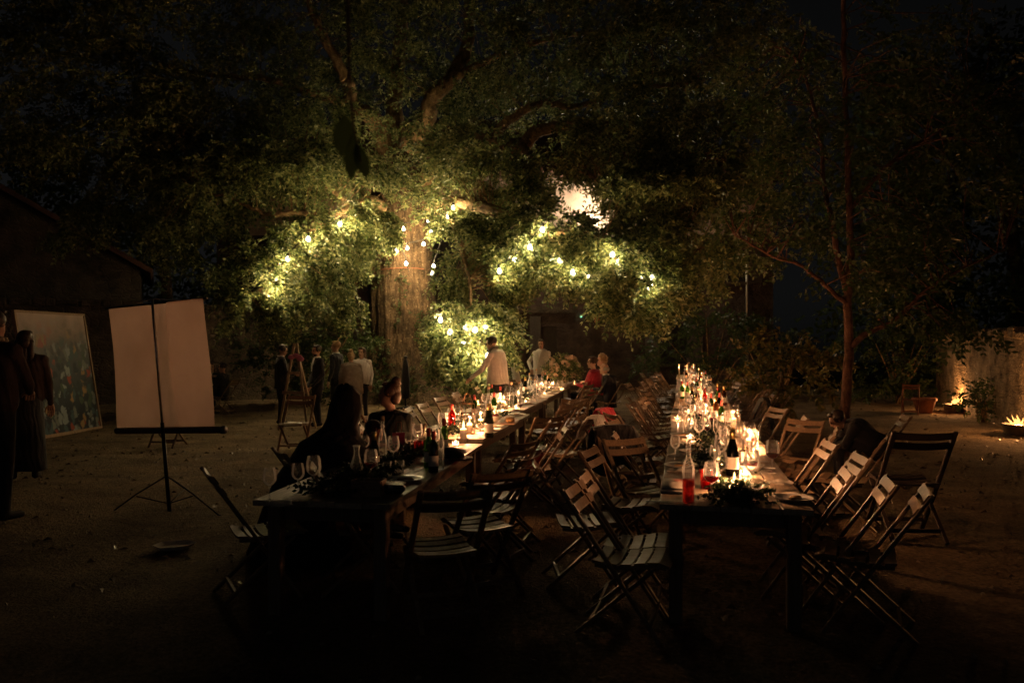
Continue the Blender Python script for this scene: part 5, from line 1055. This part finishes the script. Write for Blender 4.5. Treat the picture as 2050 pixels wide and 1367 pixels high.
proto('carafe', [('glass_body', MB().lathe([(.03, .0), (.055, .004), (.062, .03), (.058, .07), (.036, .14), (.021, .19), (.02, .22), (.026, .25), (.024, .252)], 20, cap=False).mesh(True), 'glass', None), ('rim', MB().lathe([(.027, .248), (.029, .252), (.026, .256)], 16).mesh(True), 'glass', None), ('water', MB().lathe([(.001, .005), (.056, .007), (.059, .03), (.056, .06), (.001, .061)], 18, cap=False).mesh(True), 'water', 0)])
def flame_me(z, s=1): return MB().lathe([(.0015, z), (.006 * s, z + .008 * s), (.0075 * s, z + .016 * s), (.005 * s, z + .03 * s), (.002 * s, z + .042 * s), (.0005, z + .048 * s)], 10).mesh(True)
CP = 8.2
proto('jar_candle', [('jar', MB().lathe([(.045, 0), (.05, .004), (.052, .06), (.05, .13), (.053, .15)], 20, cap=False).mesh(True), 'frost_glass', None), ('candle', MB().lathe([(.034, .004), (.035, .055), (.028, .056), (.001, .053)], 16).mesh(True), 'wax', None), ('flame', flame_me(.062, 1.3), 'flame', 1)], [((0, 0, .09), CP * .7, CANDLE_COL, .011, 2)])
proto('hurricane', [('chimney', MB().lathe([(.06, .01), (.07, .06), (.074, .12), (.06, .2), (.05, .26), (.056, .28)], 20, cap=False).mesh(True), 'frost_glass', None), ('base', MB().lathe([(.06, 0), (.066, .004), (.066, .012), (.02, .016)], 18).mesh(True), 'brass', None), ('candle', MB().lathe([(.03, .012), (.03, .11), (.024, .112), (.001, .108)], 16).mesh(True), 'wax', None), ('flame', flame_me(.112, 1.15), 'flame', 2)], [((0, 0, .15), CP * 1.0, CANDLE_COL, .013, 3)])
proto('tea_light', [('cup', MB().lathe([(.028, 0), (.034, .003), (.037, .05)], 16, cap=False).mesh(True), 'glass', None), ('candle', MB().lathe([(.024, .003), (.025, .02), (.001, .02)], 14).mesh(True), 'wax', None), ('flame', flame_me(.024, 1), 'flame', 1)], [((0, 0, .045), CP * .55, CANDLE_COL, .009, 2)])
proto('pillar_candle', [('wax_body', MB().lathe([(.035, 0), (.036, .002), (.036, .1), (.03, .104), (.001, .096)], 18).mesh(True), 'wax', None), ('flame', flame_me(.104, 1.9), 'flame', 0)], [((0, 0, .15), CP * 1.25, CANDLE_COL, .016, 1)])
proto('taper_candle', [('holder', MB().lathe([(.04, 0), (.042, .005), (.012, .02), (.01, .09), (.018, .1), (.014, .11)], 16).mesh(True), 'brass', None), ('wax_stick', MB().lathe([(.011, .1), (.0095, .34), (.002, .345)], 10).mesh(True), 'wax', None), ('flame', flame_me(.346, 1.1), 'flame', 1)], [((0, 0, .37), CP * .8, CANDLE_COL, .01, 2)])
proto('red_votive', [('cup', MB().lathe([(.034, 0), (.04, .004), (.043, .13)], 18, cap=False).mesh(True), 'glass_red', None), ('candle', MB().lathe([(.03, .003), (.031, .05), (.001, .05)], 14).mesh(True), 'red_wax', None)])
proto('plate', [('rim', MB().lathe([(.08, .004), (.11, .012), (.132, .02), (.134, .022), (.11, .016), (.085, .009), (.001, .009)], 28).mesh(True), 'ceramic', None), ('food_scraps', MB().ball((.02, .01, .014), (.04, .03, .012), 8, 6).ball((-.03, -.02, .014), (.03, .022, .01), 8, 6).mesh(True), 'bread', None)])
proto('bowl', [('wall', MB().lathe([(.04, 0), (.045, .005), (.085, .05), (.1, .065), (.097, .066), (.08, .045), (.001, .02)], 24).mesh(True), 'ceramic', None), ('fruit', MB().ball((0, 0, .05), (.05, .05, .03)).ball((.04, .02, .06), .025).ball((-.03, .03, .06), .025).mesh(True), 'berry', None)])
def napkin_me(seed, w=.17, d=.12, h=.03):
    r2 = random.Random(seed); n = 9; ph = [r2.uniform(0, 6) for _ in range(4)]; v = [((i / (n - 1) - .5) * w * (1 + .1 * math.sin(j + ph[0])), (j / (n - 1) - .5) * d * (1 + .1 * math.sin(i + ph[1])), .006 + h * (.5 + .5 * math.sin(i * .9 + ph[2]) * math.cos(j * .8 + ph[3])) * (1 - abs(i / (n - 1) - .5) * 1.2)) for i in range(n) for j in range(n)]
    return mk(v, [(i * n + j, i * n + j + 1, (i + 1) * n + j + 1, (i + 1) * n + j) for i in range(n - 1) for j in range(n - 1)], True)
for k in range(3): proto('napkin%d' % k, [('folded_cloth', napkin_me(k), ('white_cloth', 'linen', 'linen')[k], None), ('under_fold', napkin_me(k + 9, .19, .14, .008), ('white_cloth', 'linen', 'linen')[k], None)])
proto('cutlery', [('knife', MB().box((0, 0, .004), (.016, .1, .003)).box((0, .1, .005), (.012, .09, .006)).mesh(), 'steel', None), ('fork', MB().box((.03, -.01, .004), (.006, .14, .003)).box((.03, .085, .004), (.022, .05, .002)).mesh(), 'steel', None)])
proto('bread_board', [('board', MB().box((0, 0, .01), (.2, .34, .018), None, .005).mesh(), 'box_wood', None), ('loaf', MB().ball((0, .05, .045), (.06, .11, .035), 12, 8).mesh(True), 'bread', None)])
OCC = []
def item(key, name, label, cat, p, rz=None, group=None, r=.05, scale=1):
    OCC.append((p[0], p[1], r)); return spawn(key, name, label, cat, (p[0], p[1], TZ + .0005), rng.uniform(0, 6.28) if rz is None else rz, group, scale)
E1 = 'the end table by the projection screen'
G1 = 'tableware on the end table by the screen'
# --- end table of the left row, from its open end inward
item('wine_glass', 'wine_glass', 'empty wine glass at the open outer corner of ' + E1, 'wine glass', T(540, 1002), group=G1)
item('wine_glass', 'wine_glass', 'empty wine glass beside the dark leafy garland before the hooded person', 'wine glass', T(597, 990), group=G1); item('big_glass', 'wine_glass', 'larger wine glass beside the dark leafy garland before the hooded person', 'wine glass', T(628, 982), group=G1)
item('carafe', 'carafe', 'conical clear glass carafe of water on ' + E1, 'carafe', T(714, 962), r=.07)
item('big_glass_red', 'wine_glass', 'stemmed glass of red wine next to the conical carafe', 'wine glass', T(743, 966))
item('clear_bottle', 'bottle', 'tall clear corked bottle in front of the woman with the bun', 'bottle', T(766, 932)); item('champagne_bottle', 'bottle', 'dark sparkling wine bottle next to the tall clear corked bottle', 'bottle', T(749, 946), r=.05)
item('big_glass', 'wine_glass', 'empty wine glass beside the tall clear corked bottle', 'wine glass', T(788, 930)); item('tumbler', 'tumbler', 'short tumbler in front of the tall clear corked bottle', 'tumbler', T(775, 950)); item('tumbler', 'tumbler', 'short tumbler beside the black pouch', 'tumbler', T(800, 948))
item('coupe', 'coupe_glass', 'shallow coupe glass near the woman with the bun', 'coupe glass', T(822, 912)); item('red_votive', 'candle_holder', 'small red glass holder near the shallow coupe', 'candle holder', T(838, 912))
item('big_glass', 'wine_glass', 'wine glass behind the green bottle pair', 'wine glass', T(836, 898)); 
item('green_bottle', 'bottle', 'green wine bottle at the aisle edge of ' + E1, 'bottle', T(858, 936), r=.04); item('dark_bottle', 'bottle', 'near black wine bottle touching the green bottle on ' + E1, 'bottle', T(868, 945), r=.04); item('water_bottle', 'bottle', 'clear tall bottle at the aisle edge of ' + E1, 'bottle', T(880, 938), r=.04)
item('green_bottle', 'bottle', 'second green wine bottle behind the black cap', 'bottle', T(889, 908), r=.04)
q = T(738, 990); t = thing('wooden_box', 'small open wooden crate at the end of ' + E1, 'box', (q.x, q.y, TZ), R(-8)); OCC.append((q.x, q.y, .14))
for (c, d_) in (((0, -.06, .05), (.2, .012, .1)), ((0, .06, .05), (.2, .012, .1)), ((-.1, 0, .05), (.012, .108, .1)), ((.1, 0, .05), (.012, .108, .1)), ((0, 0, .006), (.188, .108, .012))): obj('board', MB().box(c, d_, None, .002).mesh(), 'box_wood', t)
q = T(786, 988); t = thing('pouch', 'glossy black leather pouch at the aisle edge of ' + E1, 'pouch', (q.x, q.y, TZ), R(-6)); OCC.append((q.x, q.y, .1))
obj('pouch_body', MB().box((0, 0, .034), (.17, .1, .06), None, .024).mesh(True), 'black_leather', t); obj('flap', MB().box((0, -.012, .068), (.165, .09, .01), Euler((R(8), 0, 0)), .004).mesh(), 'black_leather', t); obj('clasp', MB().box((0, -.056, .056), (.03, .006, .014)).mesh(), 'steel', t)
q = T(906, 918); t = thing('cap', 'round black cap hanging over the aisle edge of ' + E1, 'cap', (q.x - .02, q.y, TZ)); OCC.append((q.x, q.y, .12))
obj('crown_cloth', MB().lathe([(.12, 0), (.122, .03), (.1, .075), (.05, .098), (.003, .102)], 20).mesh(True), 'suit_black', t); obj('peak', MB().lathe([(.12, .004), (.165, .008), (.165, .012), (.12, .014)], 20, (.035, -.02, 0)).mesh(True), 'suit_black', t)
q = T(798, 905); t = thing('gift_bag', 'small plum paper gift bag with cord handles in front of the woman with the bun', 'bag', (q.x, q.y, TZ + .0), R(10)); OCC.append((q.x, q.y, .1))
obj('bag_body', MB().box((0, 0, .09), (.11, .05, .18)).mesh(), 'pink_paper', t); obj('handle', MB().tube([(-.03, -.026, .18), (-.02, -.03, .28), (.02, -.03, .28), (.03, -.026, .18)], .003, 5).mesh(True), 'rope', t)
item('napkin0', 'napkin', 'white folded napkin between the hooded person and the carafe', 'napkin', T(690, 950), r=.08); item('napkin1', 'napkin', 'crumpled linen napkin at the outer corner of ' + E1, 'napkin', T(560, 1010), r=.06)
item('tea_light', 'tea_light', 'small burning tea light past the black cap', 'candle', T(912, 893)); 
item('plate', 'plate', 'dark edged plate with scraps at the aisle edge past the green bottles', 'plate', T(812, 962), r=.12)
# bright candle group near the joint of the first and second tables
L2 = 'in the brightest candle group of the projector-screen row'
item('hurricane', 'hurricane_candle', 'tall candle in a bulging glass chimney ' + L2, 'candle', T(940, 868)); item('hurricane', 'hurricane_candle', 'second tall chimney candle ' + L2, 'candle', T(962, 858)); item('pillar_candle', 'pillar_candle', 'bare pillar candle with open flame ' + L2, 'candle', T(928, 878), r=.05)
item('champagne_bottle', 'bottle', 'large sparkling wine bottle rising before the brightest candle group', 'bottle', T(979, 876), scale=1.15); item('big_glass', 'wine_glass', 'tall wine glass on the trunk side of the brightest candle group', 'wine glass', T(914, 856)); item('coupe', 'coupe_glass', 'coupe glass with dregs before the brightest candle group', 'coupe glass', T(962, 878))
item('green_bottle', 'bottle', 'green bottle behind the brightest candle group', 'bottle', T(950, 838)); item('red_bottle', 'bottle', 'reddish bottle behind the brightest candle group', 'bottle', T(905, 865)); item('clear_bottle', 'bottle', 'clear bottle beyond the brightest candle group', 'bottle', T(978, 830))
q = T(936, 852); t = thing('wire_lantern', 'square wire lantern with a long looped handle by the brightest candle group', 'lantern', (q.x, q.y, TZ), R(15)); OCC.append((q.x, q.y, .12))
for (x, y) in ((-.07, -.07), (.07, -.07), (.07, .07), (-.07, .07)): obj('frame_wire', MB().tube([(x, y, 0), (x, y, .27)], .0035, 6).mesh(True), 'copper', t)
for z in (.005, .27): obj('frame_ring', MB().tube([(-.07, -.07, z), (.07, -.07, z), (.07, .07, z), (-.07, .07, z), (-.07, -.07, z)], .0035, 6).mesh(True), 'copper', t)
obj('handle', MB().tube([(-.07, 0, .27), (-.03, 0, .36), (0, 0, .4), (.03, 0, .36), (.07, 0, .27)], .003, 6).mesh(True), 'copper', t)
item('hurricane', 'hurricane_candle', 'chimney candle in the middle of the second table, projector-screen row', 'candle', T(1008, 818)); item('jar_candle', 'jar_candle', 'low jar candle on the second table, projector-screen row', 'candle', T(990, 838)); item('wine_glass_red', 'wine_glass', 'wine glass catching light near the aisle edge of second left table', 'wine glass', T(1042, 828)); item('clear_bottle', 'bottle', 'clear bottle between chimney candle and vase on the second left table', 'bottle', T(1024, 816)); item('bread_board', 'bread_board', 'bread board at aisle edge of second table, projector-screen row', 'board', T(1020, 848), R(-10), r=.2)
item('jar_candle', 'jar_candle', 'glowing jar candle right beside the big bouquet', 'candle', T(1150, 772)); item('tea_light', 'tea_light', 'tea light before the big bouquet', 'candle', T(1090, 790)); item('champagne_bottle', 'bottle', 'dark bottle standing before the person in beige', 'bottle', T(1063, 785))
# --- end table of the right row
E2 = 'the open end table of the slender-tree row'
item('rose_bottle', 'bottle', 'clear bottle half full of rose wine at the open end of the slender-tree row', 'bottle', T(1378, 1008), scale=1.02, r=.06); item('red_votive', 'candle_holder', 'tall red glass candle holder beside the half full rose bottle', 'candle holder', T(1414, 978), r=.05)
item('big_glass_red', 'wine_glass', 'wine glass with a little red wine in front of the red candle holder', 'wine glass', T(1424, 998)); item('big_glass', 'wine_glass', 'empty wine glass to the right of the red candle holder', 'wine glass', T(1442, 972)); item('pillar_candle', 'pillar_candle', 'bare candle with a tall flame at the open end of the slender-tree row', 'candle', T(1470, 985), scale=.7); item('big_glass', 'wine_glass', 'tall wine glass beside the bare candle with the tall flame', 'wine glass', T(1505, 976), scale=1.1); item('big_glass_red', 'wine_glass', 'wine glass near the outer edge of ' + E2, 'wine glass', T(1546, 946), scale=1.05)
item('champagne_bottle', 'bottle', 'dark bottle with bright foil neck behind the red candle holder', 'bottle', T(1466, 952), scale=1.1)
q = T(1346, 978); t = thing('table_runner', 'folded pale linen cloth at the aisle corner of the slender-tree end table', 'cloth', (q.x, q.y, TZ), R(-12)); OCC.append((q.x, q.y, .12)); obj('cloth_fold', MB().box((0, .02, .012), (.16, .44, .022), None, .009).mesh(True), 'linen', t); obj('upper_fold', MB().box((.004, .03, .03), (.15, .4, .014), None, .006).mesh(True), 'linen', t)
item('cutlery', 'cutlery', 'knife and fork at the aisle corner of ' + E2, 'cutlery', T(1340, 1006), R(78)); item('plate', 'plate', 'small plate under the near edge of the leafy garland', 'plate', T(1590, 1000), r=.1); item('napkin2', 'napkin', 'crumpled napkin near the outer edge of ' + E2, 'napkin', T(1560, 968), r=.08)
item('hurricane', 'hurricane_candle', 'blazing chimney candle at the inner end of ' + E2, 'candle', T(1500, 902)); item('jar_candle', 'jar_candle', 'low jar candle just past the blazing chimney candle', 'candle', T(1512, 880)); item('big_glass', 'wine_glass', 'wine glass silhouetted before the blazing chimney candle', 'wine glass', T(1502, 920)); item('wine_glass', 'wine_glass', 'wine glass right behind the blazing chimney candle', 'wine glass', T(1480, 890))
item('hurricane', 'hurricane_candle', 'frosted chimney candle on the second table, slender-tree row', 'candle', T(1468, 858), scale=1.1); item('hurricane', 'hurricane_candle', 'chimney candle beside the bottle group, second table of slender-tree row', 'candle', T(1413, 838)); item('brown_bottle', 'bottle', 'amber bottle with pale label in the bottle group, slender-tree row', 'bottle', T(1433, 842)); item('dark_bottle', 'bottle', 'near black bottle in the bottle group, slender-tree row', 'bottle', T(1440, 832)); item('red_bottle', 'bottle', 'red bottle in the bottle group, slender-tree row', 'bottle', T(1411, 818)); item('green_bottle', 'bottle', 'green bottle with foil in the bottle group, slender-tree row', 'bottle', T(1376, 800)); item('big_glass_red', 'wine_glass', 'wine glass with red wine beside the amber bottle', 'wine glass', T(1450, 826))
item('tea_light', 'tea_light', 'tea light burning on the round table by the dim guests', 'candle', (0, 0, 0))
tl = [o for o in bpy.data.objects if o.get('label', '').startswith('tea light burning on the round table')][0]; q = W(428, 0, 20.4); tl.location = (q.x - .05, 20.3, .972); tl.scale = (1.6,) * 3; OCC.pop()

# --- greenery garlands
def garland(label, tb, u0, u1, seed, w=.13, dens=60, bend=.0):
    row, k, c, a, d_, p_ = TABLES[tb]; o0 = c + d_ * (u0 + u1) / 2 + p_ * bend; t = thing('greenery_garland', label, 'garland', (o0.x, o0.y, TZ), R(-a)); r2 = random.Random(seed); L = u1 - u0
    st = [(.04 * math.sin(i * 1.1 + seed), -L / 2 + L * i / 10, .02) for i in range(11)]; obj('stem', MB().tube(st, .006, 5).mesh(True), 'young_bark', t); org = []; dr_ = []
    for _ in range(int(dens * L)): y = r2.uniform(-L / 2, L / 2); org.append((r2.gauss(0, w * .4), y, r2.uniform(.01, .07))); dr_.append((r2.gauss(0, 1), r2.gauss(0, .7), r2.uniform(-.05, .35)))
    f_ = obj('leaves', spray_mesh('leaves', org, dr_, L=.12, pairs=5, ll=.045, lw=.011, droop=.1), 'garland_leaf', t); f_['kind'] = 'stuff'
garland('dark fern garland spilling over the open end of the first left table', 0, -1.4, -.45, 1, .22, 220, -.02); garland('thin leafy garland along the middle of the first left table', 0, -.3, 1.3, 2, .14, 90)
garland('leafy garland under the chimney candle on the second left table', 1, -1.3, 1.2, 3, .16, 100); garland('leafy garland along the third left table', 2, -1.3, 1.3, 4, .18, 110); garland('leafy garland before the big bouquet', 3, -1.3, .3, 5, .18, 110)
garland('dark fern garland at the open end of the slender-tree row', 5, -1.46, -.95, 6, .17, 260, .02); garland('leafy garland behind the rose bottle on the open end table', 5, -.3, 1.3, 7, .16, 120, -.05); garland('leafy garland along the second table of the slender-tree row', 6, -1.3, 1.3, 8, .16, 90); garland('leafy garland along the third table of the slender-tree row', 7, -1.3, 1.3, 9, .16, 90)
# --- big bouquet
q = W(1126, 0, 18.4); t = thing('bouquet', 'large round bouquet of cream roses and leaves in a vase', 'bouquet', (q.x, 18.4, TZ)); OCC.append((q.x, 18.4, .3))
obj('vase', MB().lathe([(.07, 0), (.09, .01), (.12, .1), (.1, .18), (.075, .22), (.09, .24)], 18).mesh(True), 'ceramic', t); org = []; dr_ = []; r2 = random.Random(8)
def sph(): 
    while True:
        v_ = Vector((r2.uniform(-1, 1), r2.uniform(-1, 1), r2.uniform(-.6, 1)))
        if .4 < v_.length < 1: return v_
for _ in range(260): v_ = sph(); org.append((v_.x * .34, v_.y * .3, .42 + v_.z * .26)); dr_.append(tuple(v_))
f_ = obj('leaves', spray_mesh('leaves', org, dr_, L=.16, pairs=4, ll=.07, lw=.02), 'tree_leaf', t); f_['kind'] = 'stuff'
def rose(r): 
    m = MB()
    for k in range(4): m.lathe([(r * .2, -r * .3), (r * (.45 + .18 * k), -r * .1 + .0 * k), (r * (.5 + .17 * k), r * (.5 - .14 * k))], 9, cap=False, wob=lambda a, z, k=k: 1 + .1 * math.sin(3 * a + k * 2))
    return m.mesh(True)
rm = [rose(.06), rose(.078)]
for i in range(34): v_ = sph().normalized(); obj('rose', rm[i % 2], 'petal', t, (v_.x * .4, v_.y * .36, .44 + v_.z * .3), (v_.y * -1.2, v_.x * 1.2, r2.uniform(0, 6)))
# --- scattered tableware along the rest of the rows
r4 = random.Random(77)
KIND = [('wine_glass', 'wine_glass', 'empty stemmed wine glass', 'wine glass', .045), ('wine_glass_red', 'wine_glass', 'stemmed wine glass holding red wine', 'wine glass', .045), ('big_glass', 'wine_glass', 'large balloon wine glass', 'wine glass', .055), ('tumbler', 'tumbler', 'short clear tumbler', 'tumbler', .042), ('flute', 'champagne_flute', 'slim champagne flute', 'flute', .036),
        ('green_bottle', 'bottle', 'green wine bottle with red foil', 'bottle', .042), ('champagne_bottle', 'bottle', 'dark sparkling wine bottle with gold foil', 'bottle', .048), ('clear_bottle', 'bottle', 'tall clear corked bottle', 'bottle', .042), ('brown_bottle', 'bottle', 'amber wine bottle', 'bottle', .042), ('rose_bottle', 'bottle', 'clear bottle part full of rose wine', 'bottle', .042), ('carafe', 'carafe', 'conical glass water carafe', 'carafe', .066),
        ('plate', 'plate', 'used plate with scraps', 'plate', .14), ('napkin0', 'napkin', 'crumpled white napkin', 'napkin', .1), ('napkin1', 'napkin', 'crumpled linen napkin', 'napkin', .1), ('bowl', 'bowl', 'small bowl of berries', 'bowl', .105), ('cutlery', 'cutlery', 'knife and fork pair', 'cutlery', .08), ('bread_board', 'bread_board', 'bread board with loaf', 'board', .2),
        ('jar_candle', 'jar_candle', 'low frosted jar candle', 'candle', .055), ('hurricane', 'hurricane_candle', 'chimney glass candle', 'candle', .075), ('taper_candle', 'taper_candle', 'tall taper candle on brass holder', 'candle', .045), ('tea_light', 'tea_light', 'small glass tea light', 'candle', .04)]
KD = {k[0]: k for k in KIND}
PLAN = {('L', 0): dict(wine_glass=2, tumbler=1, plate=2, cutlery=2, napkin0=1), ('L', 1): dict(wine_glass=4, wine_glass_red=2, big_glass=2, tumbler=3, plate=4, napkin0=2, napkin1=2, cutlery=3, green_bottle=1, bowl=1, tea_light=5),
        ('L', 2): dict(wine_glass=6, big_glass=4, tumbler=4, plate=4, napkin0=2, green_bottle=2, clear_bottle=2, carafe=1, jar_candle=1, hurricane=1, tea_light=6, bowl=1, cutlery=3), ('L', 3): dict(wine_glass=6, big_glass=3, flute=2, tumbler=3, plate=3, napkin0=2, champagne_bottle=2, clear_bottle=1, jar_candle=1, bowl=1, tea_light=4), ('L', 4): dict(wine_glass=7, big_glass=3, plate=3, napkin0=2, clear_bottle=2, green_bottle=1, jar_candle=2, carafe=1, tea_light=2),
        ('R', 0): dict(wine_glass=4, wine_glass_red=2, big_glass=2, tumbler=3, plate=3, cutlery=2, napkin1=2, bowl=1, tea_light=4), ('R', 1): dict(wine_glass=8, wine_glass_red=3, big_glass=5, tumbler=4, flute=2, plate=2, napkin0=2, green_bottle=1, clear_bottle=2, carafe=1, jar_candle=1, tea_light=5), ('R', 2): dict(wine_glass=8, wine_glass_red=3, big_glass=4, flute=3, tumbler=3, green_bottle=2, champagne_bottle=2, brown_bottle=2, rose_bottle=1, clear_bottle=2, plate=2, napkin0=2, hurricane=1, tea_light=5),
        ('R', 3): dict(wine_glass=8, big_glass=4, flute=3, green_bottle=2, champagne_bottle=1, clear_bottle=3, brown_bottle=1, rose_bottle=1, plate=2, carafe=1, jar_candle=2, taper_candle=1, tea_light=4), ('R', 4): dict(wine_glass=8, big_glass=4, flute=3, clear_bottle=3, green_bottle=2, champagne_bottle=1, jar_candle=1, taper_candle=1, plate=1, tea_light=4), ('R', 5): dict(wine_glass=6, big_glass=3, clear_bottle=3, green_bottle=1, brown_bottle=1, hurricane=1, taper_candle=1, tea_light=2), ('R', 6): dict(wine_glass=5, clear_bottle=3, brown_bottle=1, taper_candle=2, jar_candle=1)}
for (row, k, c, a, d_, p_) in TABLES:
    for kk, n in PLAN[(row, k)].items():
        key, nm, lab, cat, rad = KD[kk]
        flat = kk in ('plate', 'napkin0', 'napkin1', 'cutlery', 'bread_board')
        for _ in range(n):
            for tr in range(60):
                u = r4.uniform(-1.42, 1.42); vv = r4.choice((-1, 1)) * r4.uniform(.2, .36) if flat else r4.gauss(0, .19)
                if abs(vv) > .4 or (row == 'R' and k == 0 and u < -.5) or (row == 'L' and k == 0 and u < .2): continue
                q = c + d_ * u + p_ * vv
                if any((q.x - x) ** 2 + (q.y - y) ** 2 < (rad + r_) ** 2 for x, y, r_ in OCC): continue
                item(key, nm, '%s on the %s table of the %s' % (lab, ORD[k], ROWS[row]), cat, q, group='%s on the %s table, %s' % ((nm.replace('_', ' ') + ('es' if nm.endswith('ss') else 's')), ORD[k], ROWS[row]), r=rad, scale=r4.uniform(.95, 1.06)); break
